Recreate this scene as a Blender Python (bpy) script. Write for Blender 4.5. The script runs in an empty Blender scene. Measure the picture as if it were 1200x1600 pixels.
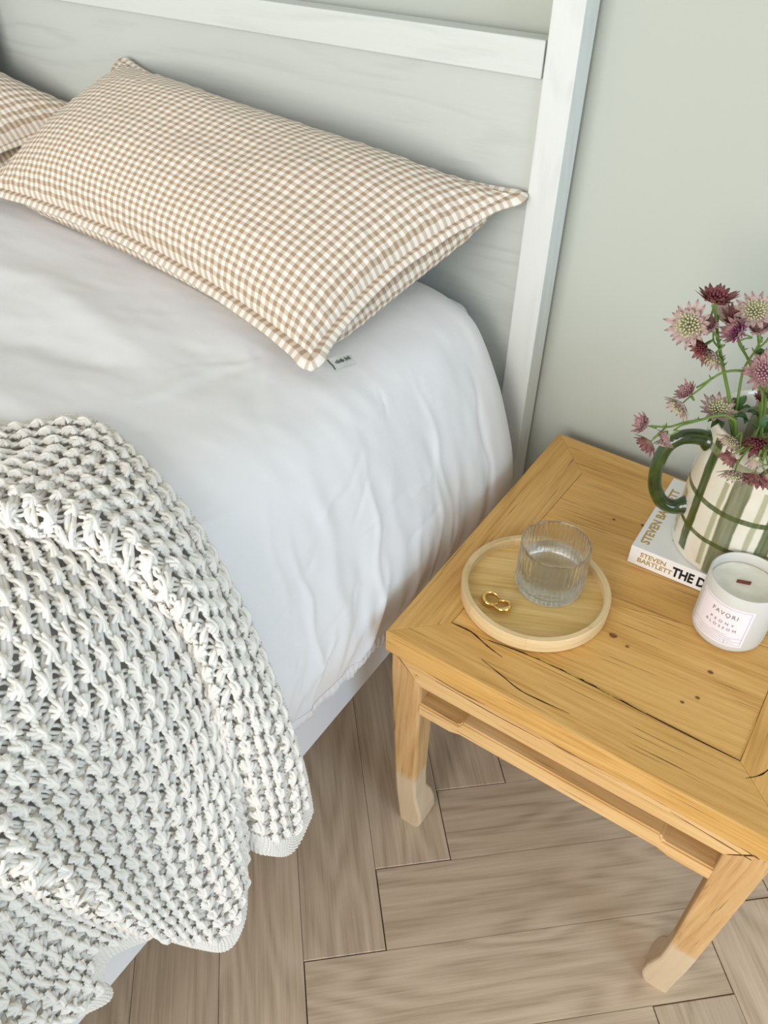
import bpy, bmesh, math, random
import numpy as np
from mathutils import Vector, Matrix, noise
random.seed(7); rng=np.random.default_rng(7)
C=bpy.context.scene.collection
SC=bpy.context.scene
# ---------------------------------------------------------------- camera
F_PX=1255.33
cam_d=bpy.data.cameras.new('camera'); cam=bpy.data.objects.new('camera',cam_d); C.objects.link(cam)
cam_d.sensor_fit='AUTO'; cam_d.sensor_width=36; cam_d.lens=F_PX/1600*36; cam_d.clip_start=.02
r0=Vector((.8346,.5507,.0154)).normalized(); r2=Vector((-.4084,.6372,-.6537)).normalized()
r1=r2.cross(r0).normalized(); r0=r1.cross(r2).normalized()
M=Matrix((( r0.x,-r1.x,-r2.x,.3611),(r0.y,-r1.y,-r2.y,-.9835),(r0.z,-r1.z,-r2.z,1.136),(0,0,0,1)))
cam.matrix_world=M; SC.camera=cam
# ---------------------------------------------------------------- light
w=bpy.data.worlds.new('world'); SC.world=w; w.use_nodes=True
bg=w.node_tree.nodes['Background']; bg.inputs[0].default_value=(1,.985,.945,1); bg.inputs[1].default_value=.60
def area(name,loc,target,sx,sy,power,col):
    d=bpy.data.lights.new(name,'AREA'); d.shape='RECTANGLE'; d.size=sx; d.size_y=sy; d.energy=power; d.color=col
    o=bpy.data.objects.new(name,d); C.objects.link(o); o.location=loc
    o.rotation_euler=(Vector(target)-Vector(loc)).to_track_quat('-Z','Y').to_euler(); return o
area('window_light',(-.1,-3.7,1.45),(.0,-.4,.5),2.2,1.9,92,(1,.985,.96))
area('side_window_light',(3.3,-1.5,1.3),(0,-.6,.45),1.6,1.9,50,(.56,.77,1))
SC.view_settings.view_transform='Standard'; SC.view_settings.look='None'
SC.view_settings.gamma=1; SC.view_settings.use_curve_mapping=False; SC.view_settings.exposure=0.08
SC.cycles.use_denoising=True; SC.cycles.max_bounces=28; SC.cycles.transmission_bounces=28; SC.cycles.glossy_bounces=24; SC.cycles.diffuse_bounces=6; SC.cycles.caustics_refractive=True; SC.cycles.caustics_reflective=True; SC.cycles.transparent_max_bounces=32
# ---------------------------------------------------------------- helpers
def tag(o,label=None,cat=None,group=None,kind=None):
    if label: o['label']=label
    if cat: o['category']=cat
    if group: o['group']=group
    if kind: o['kind']=kind
    return o
def link(name,me,mat=None,parent=None,smooth=False):
    o=bpy.data.objects.new(name,me); C.objects.link(o)
    if mat is not None:
        me.materials.clear()
        for m in (mat if isinstance(mat,(list,tuple)) else [mat]): me.materials.append(m)
    if parent is not None: o.parent=parent
    if smooth: me.polygons.foreach_set('use_smooth',[True]*len(me.polygons))
    return o
def empty(name,loc=(0,0,0),parent=None):
    o=bpy.data.objects.new(name,None); C.objects.link(o); o.location=loc; o.empty_display_size=.05
    if parent: o.parent=parent
    return o
def mesh(verts,faces,name='m'):
    me=bpy.data.meshes.new(name); me.from_pydata([tuple(v) for v in verts],[],faces); me.update(); return me
def bm_mesh(bm):
    me=bpy.data.meshes.new('m'); bmesh.ops.recalc_face_normals(bm,faces=bm.faces); bm.to_mesh(me); bm.free(); return me
def big_mesh(V,Q,smooth=True):
    """verts array, quad array -> mesh, fast"""
    me=bpy.data.meshes.new('m'); V=np.asarray(V,np.float32); Q=np.asarray(Q,np.int32)
    me.vertices.add(len(V)); me.vertices.foreach_set('co',V.ravel())
    me.loops.add(Q.size); me.loops.foreach_set('vertex_index',Q.ravel())
    me.polygons.add(len(Q)); me.polygons.foreach_set('loop_start',np.arange(0,Q.size,4,dtype=np.int32))
    me.polygons.foreach_set('loop_total',np.full(len(Q),4,np.int32))
    me.update(calc_edges=True); me.validate()
    if smooth: me.polygons.foreach_set('use_smooth',[True]*len(me.polygons))
    return me
def uv_planar(me,ax,ay,az=(0,0,0),off=(0,0),o=(0,0,0)):
    """uv = (p.ax, p.ay + p.az): metres along and across the grain"""
    uv=me.uv_layers.new(name='UVMap'); ax=Vector(ax);ay=Vector(ay);az=Vector(az);o=Vector(o)
    for l in me.loops:
        p=me.vertices[l.vertex_index].co-o
        uv.data[l.index].uv=(p.dot(ax)+off[0],p.dot(ay)+p.dot(az)+off[1])
def prism(poly,z0,z1,bev=0,seg=2):
    bm=bmesh.new(); a=[bm.verts.new((x,y,z0)) for x,y in poly]; b=[bm.verts.new((x,y,z1)) for x,y in poly]
    n=len(poly); bm.faces.new(a[::-1]); bm.faces.new(b)
    for i in range(n): bm.faces.new((a[i],a[(i+1)%n],b[(i+1)%n],b[i]))
    bmesh.ops.recalc_face_normals(bm,faces=bm.faces)
    if bev: bmesh.ops.bevel(bm,geom=bm.edges[:],offset=bev,segments=seg,affect='EDGES',profile=.5)
    return bm
def box(x0,x1,y0,y1,z0,z1,bev=0,seg=2): return prism([(x0,y0),(x1,y0),(x1,y1),(x0,y1)],z0,z1,bev,seg)
def lathe(prof,n=64,caps=False):
    V=[];Fc=[];k=len(prof)
    for i in range(n):
        a=2*math.pi*i/n
        for r,z in prof: V.append((r*math.cos(a),r*math.sin(a),z))
    for i in range(n):
        for j in range(k-1):
            a,b=i*k+j,((i+1)%n)*k+j; Fc.append((a,b,b+1,a+1))
    bm=bmesh.new(); vs=[bm.verts.new(v) for v in V]
    for f in Fc: bm.faces.new([vs[i] for i in f])
    bmesh.ops.remove_doubles(bm,verts=bm.verts,dist=1e-6); return bm_mesh(bm)
def catmull(pts,n):
    pts=[np.array(p,float) for p in pts]; P=[2*pts[0]-pts[1]]+pts+[2*pts[-1]-pts[-2]]; out=[]
    for i in range(1,len(P)-2):
        for k in range(n):
            t=k/n; a,b,c,d=P[i-1:i+3]
            out.append(.5*((2*b)+(-a+c)*t+(2*a-5*b+4*c-d)*t*t+(-a+3*b-3*c+d)*t**3))
    out.append(pts[-1]); return np.array(out)
def tubes(paths,rad,sides=6,caps=False):
    """paths (N,K,3), rad scalar/(K,)/(N,K) -> verts, quads"""
    P=np.asarray(paths,float); N,K,_=P.shape
    T=np.gradient(P,axis=1); T/=np.linalg.norm(T,axis=2,keepdims=True)+1e-12
    ref=np.zeros((N,3)); ref[:,2]=1; bad=np.abs(T[:,0,2])>.9; ref[bad]=(1,0,0)
    U=np.zeros_like(P); u=ref-(ref*T[:,0]).sum(1,keepdims=True)*T[:,0]; u/=np.linalg.norm(u,axis=1,keepdims=True); U[:,0]=u
    for k in range(1,K):
        u=U[:,k-1]-(U[:,k-1]*T[:,k]).sum(1,keepdims=True)*T[:,k]; U[:,k]=u/(np.linalg.norm(u,axis=1,keepdims=True)+1e-12)
    W=np.cross(T,U); R=np.broadcast_to(np.asarray(rad,float),(N,K))[:,:,None,None]
    a=np.arange(sides)*2*math.pi/sides
    V=P[:,:,None,:]+R*(np.cos(a)[None,None,:,None]*U[:,:,None,:]+np.sin(a)[None,None,:,None]*W[:,:,None,:])
    idx=np.arange(N*K*sides).reshape(N,K,sides)
    A=idx[:,:-1];B=idx[:,1:]
    Q=np.stack([A,np.roll(A,-1,2),np.roll(B,-1,2),B],-1).reshape(-1,4)
    return V.reshape(-1,3),Q
class MB:
    def __init__(s): s.V=[];s.Q=[];s.n=0
    def add(s,V,Q): s.V.append(np.asarray(V));s.Q.append(np.asarray(Q)+s.n);s.n+=len(V)
    def tube(s,pts,rad,sides=6):
        pts=np.asarray(pts,float); s.add(*tubes(pts[None],np.asarray(rad,float) if np.ndim(rad) else rad,sides))
    def mesh(s): return big_mesh(np.concatenate(s.V),np.concatenate(s.Q))
def text_mesh(body,size,bold=0,extr=.0002,align='LEFT',spacing=1,line=1,sx=1):
    cu=bpy.data.curves.new('t','FONT'); cu.body=body; cu.size=size; cu.offset=bold; cu.extrude=extr; cu.align_x=align
    cu.space_character=spacing; cu.space_line=line; cu.resolution_u=3
    o=bpy.data.objects.new('t',cu); C.objects.link(o); bpy.context.view_layer.update()
    me=bpy.data.meshes.new_from_object(o.evaluated_get(bpy.context.evaluated_depsgraph_get())); bpy.data.objects.remove(o)
    for v in me.vertices: v.co.x*=sx
    return me
# ---------------------------------------------------------------- materials
class NT:
    def __init__(s,name):
        s.m=bpy.data.materials.new(name); s.m.use_nodes=True; s.t=s.m.node_tree; s.b=s.t.nodes['Principled BSDF']; s.out=s.t.nodes['Material Output']
    def n(s,typ,**kw):
        nd=s.t.nodes.new(typ)
        for k,v in kw.items():
            if k.startswith('i_'):
                key=k[2:]; key=int(key) if key.isdigit() else key.replace('_',' '); nd.inputs[key].default_value=v
            else: setattr(nd,k,v)
        return nd
    def l(s,a,b): s.t.links.new(a,b)
    def ramp(s,fac,stops,interp='LINEAR'):
        r=s.n('ShaderNodeValToRGB'); e=r.color_ramp.elements; r.color_ramp.interpolation=interp
        while len(e)>1: e.remove(e[-1])
        e[0].position=stops[0][0]; e[0].color=(*stops[0][1],1)
        for p,c in stops[1:]:
            x=e.new(p); x.color=(*c,1)
        s.l(fac,r.inputs[0]); return r.outputs[0]
    def mix(s,fac,a,b,mode='MIX'):
        x=s.n('ShaderNodeMix',data_type='RGBA',blend_type=mode)
        for i,v in ((0,fac),(6,a),(7,b)):
            if hasattr(v,'is_output'): s.l(v,x.inputs[i])
            else: x.inputs[i].default_value=v if i==0 else (*v,1)
        return x.outputs[2]
    def math(s,op,a,b=None,clamp=False):
        x=s.n('ShaderNodeMath',operation=op); x.use_clamp=clamp
        for i,v in ((0,a),(1,b)):
            if v is None: continue
            if hasattr(v,'is_output'): s.l(v,x.inputs[i])
            else: x.inputs[i].default_value=v
        return x.outputs[0]
    def bump(s,h,strength,dist=.001):
        b=s.n('ShaderNodeBump'); b.inputs['Strength'].default_value=strength; b.inputs['Distance'].default_value=dist
        s.l(h,b.inputs['Height']); s.l(b.outputs[0],s.b.inputs['Normal'])
    def base(s,c): 
        if hasattr(c,'is_output'): s.l(c,s.b.inputs['Base Color'])
        else: s.b.inputs['Base Color'].default_value=(*c,1)
    def rough(s,v): s.b.inputs['Roughness'].default_value=v
    def spec(s,v): s.b.inputs['Specular IOR Level'].default_value=v
def uvmap(n,sx,sy,seed=True):
    """uv in metres scaled, shifted per object"""
    uv=n.n('ShaderNodeUVMap'); mp=n.n('ShaderNodeMapping'); mp.inputs['Scale'].default_value=(sx,sy,1)
    n.l(uv.outputs[0],mp.inputs[0])
    if seed:
        oi=n.n('ShaderNodeObjectInfo'); v=n.n('ShaderNodeCombineXYZ'); n.l(n.math('MULTIPLY',oi.outputs['Random'],37.0),v.inputs[0]); n.l(n.math('MULTIPLY',oi.outputs['Random'],91.0),v.inputs[1]); n.l(v.outputs[0],mp.inputs['Location'])
    return mp.outputs[0]
def wood(name,light,mid,dark,crack=None,sx=3,sy=60,rough=.5,bump=.25,ringscale=1.0,tone=.12,bleach=None,cathedral=.5,rw=.14,ct=.64,knots=False):
    n=NT(name); co=uvmap(n,1,1)
    mp1=n.n('ShaderNodeMapping'); mp1.inputs['Scale'].default_value=(sx,sy,1); n.l(co,mp1.inputs[0])
    fine=n.n('ShaderNodeTexNoise',i_Scale=1.0,i_Detail=5.0,i_Roughness=.65); n.l(mp1.outputs[0],fine.inputs['Vector'])
    mp2=n.n('ShaderNodeMapping'); mp2.inputs['Scale'].default_value=(1.6*ringscale,9*ringscale,1); n.l(co,mp2.inputs[0])
    big=n.n('ShaderNodeTexNoise',i_Scale=1.0,i_Detail=2.0,i_Distortion=.3); n.l(mp2.outputs[0],big.inputs['Vector'])
    ring=n.math('SINE',n.math('MULTIPLY',big.outputs[0],60.0*cathedral+14))
    ring=n.math('ADD',n.math('MULTIPLY',ring,.5),.5)
    f=n.math('ADD',n.math('MULTIPLY',fine.outputs[0],1-rw),n.math('MULTIPLY',ring,rw))
    col=n.ramp(f,[(.25,dark),(.46,mid),(.68,light)])
    mp3=n.n('ShaderNodeMapping'); mp3.inputs['Scale'].default_value=(sx*.9,sy*1.7,1); mp3.inputs['Location'].default_value=(5,3,0); n.l(co,mp3.inputs[0])
    cr=n.n('ShaderNodeTexNoise',i_Scale=1.0,i_Detail=3.0); n.l(mp3.outputs[0],cr.inputs['Vector'])
    if crack:
        cf=n.ramp(cr.outputs[0],[(ct,(0,0,0)),(ct+.06,(1,1,1))])
        col=n.mix(n.math('MULTIPLY',cf,.85),col,crack)
    if knots:
        vo=n.n('ShaderNodeTexVoronoi',i_Scale=9.0); n.l(co,vo.inputs['Vector'])
        kf=n.ramp(vo.outputs['Distance'],[(.02,(1,1,1)),(.06,(0,0,0))])
        col=n.mix(n.math('MULTIPLY',kf,.75),col,crack or dark)
    oi=n.n('ShaderNodeObjectInfo')
    hv=n.n('ShaderNodeHueSaturation'); n.l(col,hv.inputs['Color'])
    n.l(n.math('ADD',n.math('MULTIPLY',oi.outputs['Random'],tone*2),1-tone),hv.inputs['Value'])
    col=hv.outputs[0]
    if bleach:
        g=n.n('ShaderNodeTexCoord'); sp=n.n('ShaderNodeSeparateXYZ'); n.l(g.outputs['Object'],sp.inputs[0])
        nz=n.n('ShaderNodeTexNoise',i_Scale=30.0); n.l(g.outputs['Object'],nz.inputs['Vector'])
        h=n.math('ADD',sp.outputs[2],n.math('MULTIPLY',nz.outputs[0],.05))
        bf=n.ramp(h,[(.165,(1,1,1)),(.185,(0,0,0))])
        col=n.mix(n.math('MULTIPLY',bf,.75),col,bleach)
    n.base(col); n.rough(rough); n.spec(.3)
    n.bump(n.math('ADD',f,n.math('MULTIPLY',cr.outputs[0],.5)),bump,.0012)
    return n.m
def plain(name,col,rough=.6,spec=.4,metal=0,bump=None):
    n=NT(name); n.base(col); n.rough(rough); n.spec(spec); n.b.inputs['Metallic'].default_value=metal
    if bump:
        tc=n.n('ShaderNodeTexCoord'); t=n.n('ShaderNodeTexNoise',i_Scale=bump[0],i_Detail=4.0); n.l(tc.outputs['Object'],t.inputs['Vector']); n.bump(t.outputs[0],bump[1],bump[2])
    return n.m
def painted_wood(name,col,along):
    n=NT(name); tc=n.n('ShaderNodeTexCoord'); mp=n.n('ShaderNodeMapping')
    sc=[70,70,70]; sc[along]=3.5; mp.inputs['Scale'].default_value=sc; n.l(tc.outputs['Object'],mp.inputs[0])
    t=n.n('ShaderNodeTexNoise',i_Scale=1.0,i_Detail=5.0,i_Roughness=.7); n.l(mp.outputs[0],t.inputs['Vector'])
    mp2=n.n('ShaderNodeMapping'); sc=[10,10,10]; sc[along]=1.4; mp2.inputs['Scale'].default_value=sc; n.l(tc.outputs['Object'],mp2.inputs[0])
    g=n.n('ShaderNodeTexNoise',i_Scale=1.0,i_Detail=1.5); n.l(mp2.outputs[0],g.inputs['Vector'])
    rg=n.math('ADD',n.math('MULTIPLY',n.math('SINE',n.math('MULTIPLY',g.outputs[0],75.0)),.5),.5)
    h=n.math('ADD',t.outputs[0],n.math('MULTIPLY',rg,.35))
    n.base(n.mix(n.ramp(h,[(.35,(1,1,1)),(.6,(0,0,0))]),col,tuple(c*.90 for c in col))); n.rough(.42); n.bump(h,.35,.0014); return n.m
ROWS=[[(-0.3054,-0.6443,0.678),(-0.2735,-0.6087,0.678),(-0.2503,-0.5885,0.678),(-0.2057,-0.588,0.6762),(-0.1414,-0.6049,0.672),(-0.0883,-0.617,0.6552),(-0.0419,-0.6278,0.6164),(-0.0029,-0.6338,0.55),(0.0302,-0.6434,0.4868),(0.054,-0.65,0.4163),(0.06,-0.6485,0.3264)],
[(-0.2504,-0.6819,0.688),(-0.2163,-0.6527,0.6867),(-0.183,-0.637,0.6853),(-0.1349,-0.6397,0.6827),(-0.0871,-0.6471,0.6684),(-0.0492,-0.6519,0.6439),(-0.0194,-0.6549,0.6033),(0.0079,-0.658,0.545),(0.0341,-0.6674,0.4872),(0.0533,-0.6775,0.4182),(0.0585,-0.6859,0.2972)],
[(-0.201,-0.7161,0.6961),(-0.156,-0.6929,0.6943),(-0.1171,-0.6804,0.6863),(-0.0774,-0.6781,0.672),(-0.0451,-0.6776,0.6518),(-0.0192,-0.6773,0.6156),(0.0003,-0.6804,0.5719),(0.0173,-0.6859,0.5257),(0.0331,-0.6963,0.47),(0.0438,-0.7055,0.4138),(0.048,-0.7152,0.3344)],
[(-0.1727,-0.7362,0.6989),(-0.1203,-0.7168,0.6913),(-0.0757,-0.7014,0.6757),(-0.0377,-0.6947,0.6484),(-0.0148,-0.6897,0.6121),(0.0037,-0.6921,0.5689),(0.0143,-0.6998,0.525),(0.0215,-0.7075,0.4745),(0.0262,-0.7141,0.4209),(0.0243,-0.714,0.37),(0.0222,-0.7145,0.3318)],
[(-0.1925,-0.7294,0.6757),(-0.135,-0.7123,0.6703),(-0.0878,-0.6985,0.6549),(-0.0511,-0.6925,0.6259),(-0.0276,-0.689,0.5878),(-0.0066,-0.6949,0.5461),(0.0121,-0.7079,0.4982),(0.025,-0.719,0.4496),(0.03,-0.7254,0.3936),(0.0315,-0.7277,0.3475),(0.0342,-0.7336,0.3027)],
[(-0.1224,-0.7835,0.6711),(-0.0796,-0.7675,0.6572),(-0.0398,-0.7545,0.6203),(-0.0127,-0.7444,0.5652),(0.0089,-0.7403,0.5064),(0.0274,-0.7466,0.4468),(0.0399,-0.752,0.3844),(0.0467,-0.757,0.3204),(0.05,-0.76,0.2616)],
[(-0.0711,-0.8284,0.6523),(-0.0433,-0.8133,0.6252),(-0.0176,-0.7992,0.5783),(-0.0002,-0.7894,0.5193),(0.0192,-0.7859,0.4535),(0.0344,-0.7836,0.3815),(0.0429,-0.7818,0.305),(0.0467,-0.7824,0.2361)],
[(-0.0361,-0.8651,0.622),(-0.0177,-0.8511,0.5899),(-0.0023,-0.8425,0.5411),(0.0097,-0.8356,0.4854),(0.0242,-0.8298,0.4343),(0.0313,-0.8199,0.3728),(0.0349,-0.8103,0.3154),(0.0343,-0.8033,0.2699)],
[(-0.0081,-0.8935,0.6006),(0.0047,-0.8828,0.5647),(0.0128,-0.8727,0.5243),(0.0195,-0.8621,0.4825),(0.0255,-0.8515,0.4403),(0.0289,-0.8405,0.3932),(0.028,-0.8297,0.3505),(0.0252,-0.8208,0.3133)],
[(0.0026,-0.9054,0.5892),(0.0103,-0.8955,0.5568),(0.0152,-0.8845,0.5222),(0.0189,-0.8735,0.4863),(0.0218,-0.8629,0.4504),(0.0222,-0.8519,0.4125),(0.0179,-0.84,0.3677),(0.014,-0.8298,0.3296)],
[(-0.0145,-0.9066,0.5489),(-0.0097,-0.8965,0.5145),(-0.0052,-0.884,0.4789),(0.0003,-0.8724,0.4457),(0.004,-0.8612,0.4107),(0.0043,-0.8495,0.3713),(0.0047,-0.842,0.3408),(0.0052,-0.837,0.3192)],
[(-0.0107,-0.924,0.5069),(-0.0072,-0.9133,0.4783),(-0.0023,-0.902,0.4492),(0.0013,-0.8927,0.4255),(0.002,-0.8843,0.3978),(0.002,-0.8797,0.3766),(0.002,-0.8773,0.3641),(0.002,-0.8751,0.3533)],
[(-0.0048,-0.9389,0.4768),(0.0007,-0.925,0.4431),(0.004,-0.9128,0.4103),(0.004,-0.9047,0.3815),(0.004,-0.8977,0.3574),(0.004,-0.8942,0.3443),(0.004,-0.8928,0.3363),(0.004,-0.8911,0.329)],
[(0.0005,-0.9541,0.4443),(0.006,-0.9377,0.4172),(0.008,-0.9228,0.3886),(0.008,-0.9112,0.3594),(0.008,-0.9035,0.3368),(0.008,-0.8973,0.3195),(0.008,-0.8944,0.3106),(0.008,-0.892,0.3027)],
[(0.006,-0.9752,0.3956),(0.006,-0.9666,0.3857),(0.006,-0.9582,0.3738),(0.006,-0.9497,0.3605),(0.006,-0.9426,0.3517),(0.006,-0.9398,0.3502),(0.006,-0.9382,0.3489),(0.006,-0.9365,0.3476)]]
# ================================================================ setting
M_wall=plain('wall_paint',(.475,.50,.44),.9,.2,bump=(260,.12,.001))
M_white=painted_wood('white_paint_grain_x',(.61,.635,.60),0)
M_panel=painted_wood('white_paint_panel_shaded',(.52,.545,.51),0)  # same white paint as the posts, darkened: panel's shade put into the colour
M_whitez=painted_wood('white_paint_grain_z',(.66,.68,.65),2)
M_whitey=plain('white_lacquer',(.76,.77,.78),.45,.4)
M_trim=plain('trim_paint',(.74,.75,.73),.5)
tag(link('wall_back',bm_mesh(box(-2.5,2.4,0,.1,0,2.5)),M_wall),'pale sage green painted wall behind the bed and table','wall',kind='structure')
tag(link('baseboard_back',bm_mesh(box(-2.4,2.4,-.012,0,0,.09,.003)),M_trim),'white baseboard along the foot of the sage wall','baseboard',kind='structure')
tag(link('wall_left',bm_mesh(box(-2.5,-2.4,-3.2,0,0,2.5)),M_wall),'pale sage green painted wall at the far side of the bed','wall',kind='structure')
# herringbone floor: every plank is a piece of the floor
M_sub=plain('floor_gap',(.06,.04,.028),.9)
M_plank=wood('oak_plank',(.58,.46,.335),(.49,.38,.27),(.36,.27,.18),sx=7,sy=210,rough=.48,bump=.2,tone=.13,cathedral=.8,rw=.2)
floor=tag(link('floor',bm_mesh(box(-2.4,2.4,-3.2,0,-.05,-.013)),M_sub),'greige oak herringbone parquet floor','floor',kind='structure')
ang=math.radians(41.3); e1=np.array([math.cos(ang),math.sin(ang)]); e2=np.array([-e1[1],e1[0]]); PW=.1092; PN=5; P0=np.array([.0614,-.689])
def clip(poly,axis,val,keep_less):
    out=[]
    for i in range(len(poly)):
        a,b=poly[i],poly[(i+1)%len(poly)]
        ina=(a[axis]<=val)==keep_less; inb=(b[axis]<=val)==keep_less
        if ina: out.append(a)
        if ina!=inb:
            t=(val-a[axis])/(b[axis]-a[axis]); out.append((a[0]+t*(b[0]-a[0]),a[1]+t*(b[1]-a[1])))
    return out
def plank(u0,v0,u1,v1,along_u):
    g=.0009
    poly=[tuple(P0+PW*(u*e1+v*e2)) for u,v in ((u0,v0),(u1,v0),(u1,v1),(u0,v1))]
    c=np.mean(poly,0); poly=[tuple(np.array(p)+0) for p in poly]
    for ax,val,ls in ((1,-.014,True),(1,-3.15,False),(0,-2.39,False),(0,2.35,True)):
        if poly: poly=clip(poly,ax,val,ls)
    if len(poly)<3: return
    ctr=np.mean(poly,0)
    def inset(d): return [tuple(ctr+(np.array(p)-ctr)*max(0,1-d/max(np.linalg.norm(np.array(p)-ctr),.01)*1.3)) for p in poly]
    a,b,t=inset(g),inset(g),inset(g+.0009); n=len(poly)
    V=[(*p,-.013) for p in a]+[(*p,-.0009) for p in b]+[(*p,0) for p in t]
    Fs=[tuple(range(2*n,3*n))]+[(k*n+i,k*n+(i+1)%n,(k+1)*n+(i+1)%n,(k+1)*n+i) for k in (0,1) for i in range(n)]
    me=mesh(V,Fs); d,ac=(e1,e2) if along_u else (e2,e1)
    uv_planar(me,(*d,0),(*ac,0)); link('plank',me,M_plank,floor)
for k in range(-45,46):
    for j in range(-6,7):
        s=2*PN*j
        plank(k+s,k-1,k+s+PN,k,True); plank(k+s,k,k+s+1,k+PN,False)
# ================================================================ bed
BX0=-1.70
bed=tag(empty('bed_frame',(-.8,-1,0)),'white wooden bed frame with panelled headboard against the sage wall','bed')
def bedpart(name,bm,mat):
    me=bm_mesh(bm); me.transform(Matrix.Translation((.8,1,0))); return link(name,me,mat,bed)
for x0 in (-.038,BX0): bedpart('post',box(x0,x0+.038,-.05,-.010,0,1.36,.0012),M_whitez)
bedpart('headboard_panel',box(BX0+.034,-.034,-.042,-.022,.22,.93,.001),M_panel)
bedpart('rail',box(BX0+.040,-.0405,-.0485,-.018,.9159,.9545,.0012),M_white)
bedpart('rail',box(BX0+.040,-.0405,-.0485,-.018,1.27,1.33,.0012),M_white)
bedpart('side_rail',box(-.045,-.02,-2.05,-.052,.247,.415,.0015),M_whitey)
bedpart('side_rail',box(BX0,BX0+.025,-2.05,-.052,.247,.415,.0015),M_whitey)
bedpart('slat_base',box(BX0+.03,-.05,-2.03,-.055,.25,.40,.004),M_whitey)
# mattress, only its head end shows beside the duvet
M_mat=plain('mattress_cloth',(.70,.71,.74),.85,.2,bump=(500,.15,.0006))
tag(link('mattress',bm_mesh(box(BX0+.09,-.088,-2.0,-.046,.402,.638,.035,4)),M_mat,smooth=True),'white sheeted mattress end between duvet and headboard','mattress')
# duvet cover: extruded rounded profile with creases
PROF=np.array([(-1.66,.30),(-1.66,.50),(-1.60,.64),(-1.5,.672),(-1.2,.672),(-.9,.672),(-.7,.672),(-.52,.672),(-.40,.672),(-.31,.672),(-.23,.6715),(-.15,.668),(-.10,.655),(-.065,.635),(-.04,.60),(-.018,.555),(.003,.505),(.018,.46),(.024,.42),(.021,.38),(.014,.33)])
def sstep(a,b,x):
    t=np.clip((x-a)/(b-a),0,1); return t*t*(3-2*t)
def dxf(y,z): return -.032*sstep(-.66,-.86,y)*sstep(.62,.45,z)
def gridmesh(X):
    n,m,_=X.shape; idx=np.arange(n*m).reshape(n,m)
    Q=np.stack([idx[:-1,:-1],idx[1:,:-1],idx[1:,1:],idx[:-1,1:]],-1).reshape(-1,4); return X.reshape(-1,3),Q
def prof_sample(n):
    d=np.r_[0,np.cumsum(np.linalg.norm(np.diff(PROF,axis=0),axis=1))]
    fine=catmull([(p[0],0,p[1]) for p in PROF],12)[:,[0,2]]
    df=np.r_[0,np.cumsum(np.linalg.norm(np.diff(fine,axis=0),axis=1))]
    # denser towards the visible side
    u=np.linspace(0,1,n); u=1-(1-u)**1.0
    L=df[-1]; split=L-.85
    tgt=np.concatenate([np.linspace(0,split,50)[:-1],np.linspace(split,L,n-49)])
    return np.stack([np.interp(tgt,df,fine[:,0]),np.interp(tgt,df,fine[:,1])],1),L-tgt
NU,NY=330,520
pr,fromhem=prof_sample(NU)
ys=np.concatenate([np.linspace(-.082,-.98,430),np.linspace(-.985,-1.95,NY-430)])
Y,U=np.meshgrid(ys,np.arange(NU),indexing='ij')
PX=pr[U,0].copy(); PZ=pr[U,1].copy(); H_=fromhem[U]
tx=np.gradient(pr[:,0]);tz=np.gradient(pr[:,1]); ln=np.hypot(tx,tz); NXp=(-tz/ln)[U]*-1; NZp=(tx/ln)[U]
NXp=-NXp; nxs=np.where(NZp<-.2,-1,1)
NXp=(-(tz/ln))[U]; 
# outward normal of the profile (left-to-right over the top): (-tz, tx) points up on the top and right on the side
D=np.zeros_like(Y)
def ridge(y0,h0,y1,h1,w,amp,soft=.05):
    """crease running from (y0,h0) to (y1,h1); h = distance above hem"""
    global D
    dy,dh=y1-y0,h1-h0; L=math.hypot(dy,dh); ty,th=dy/L,dh/L
    a=(Y-y0)*ty+(H_-h0)*th; b=-(Y-y0)*th+(H_-h0)*ty
    wig=.004*np.sin(a*60+y0*90)
    D+=amp*np.exp(-((b+wig)/w)**2)*sstep(-soft,soft,a)*sstep(L+soft,L-soft,a)
R_=np.random.default_rng(3)
for i in range(34):     # soft folds fanning down to the hem
    y=-.14-.62*R_.random(); h=.10+.22*R_.random()
    ridge(y,h,y-.03-.07*R_.random()+.05*(y+.35),-.02,.005+.009*R_.random(),(.0009+.0012*R_.random())*R_.choice([1,1,-1]))
for i in range(26):     # short slanted creases on the side
    y=-.28-.35*R_.random(); h=.12+.22*R_.random(); l=.03+.06*R_.random(); a=R_.uniform(-.5,1.2)
    ridge(y,h,y-l*math.cos(a),h-l*math.sin(a)*.6,.002+.003*R_.random(),.0010*R_.choice([1,-1]),.015)
for i in range(14):     # long shallow rolls on the top
    y=-.30-.45*R_.random(); h=.42+.55*R_.random()
    ridge(y,h,y+R_.uniform(-.1,.1),h+.2+.2*R_.random(),.018+.02*R_.random(),.0035*R_.choice([1,1,-1]),.08)
for i in range(14):     # creases radiating from under the pillow corner
    y=-.38; h=.46+.04*R_.random(); a=R_.uniform(-2.6,-.5); l=.06+.12*R_.random()
    ridge(y,h,y+l*math.sin(a),h+l*math.cos(a)*.9,.006+.006*R_.random(),.0009*R_.choice([1,-1]),.02)
nz=np.zeros_like(Y)
for a in range(0,NY,2):
    pass
def vnoise(A,B,sc,seed):
    r=np.random.default_rng(seed); g=r.random((64,64)); a=(A*sc)%63; b=(B*sc)%63
    ia=a.astype(int); ib=b.astype(int); fa=a-ia; fb=b-ib; fa=fa*fa*(3-2*fa); fb=fb*fb*(3-2*fb)
    return (g[ia,ib]*(1-fa)*(1-fb)+g[ia+1,ib]*fa*(1-fb)+g[ia,ib+1]*(1-fa)*fb+g[ia+1,ib+1]*fa*fb)-.5
D+=.008*vnoise(Y+5,H_,7,1)+.0035*vnoise(Y+5,H_*.7,19,2)+.0012*vnoise(Y+5,H_*.5,60,4)
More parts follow.
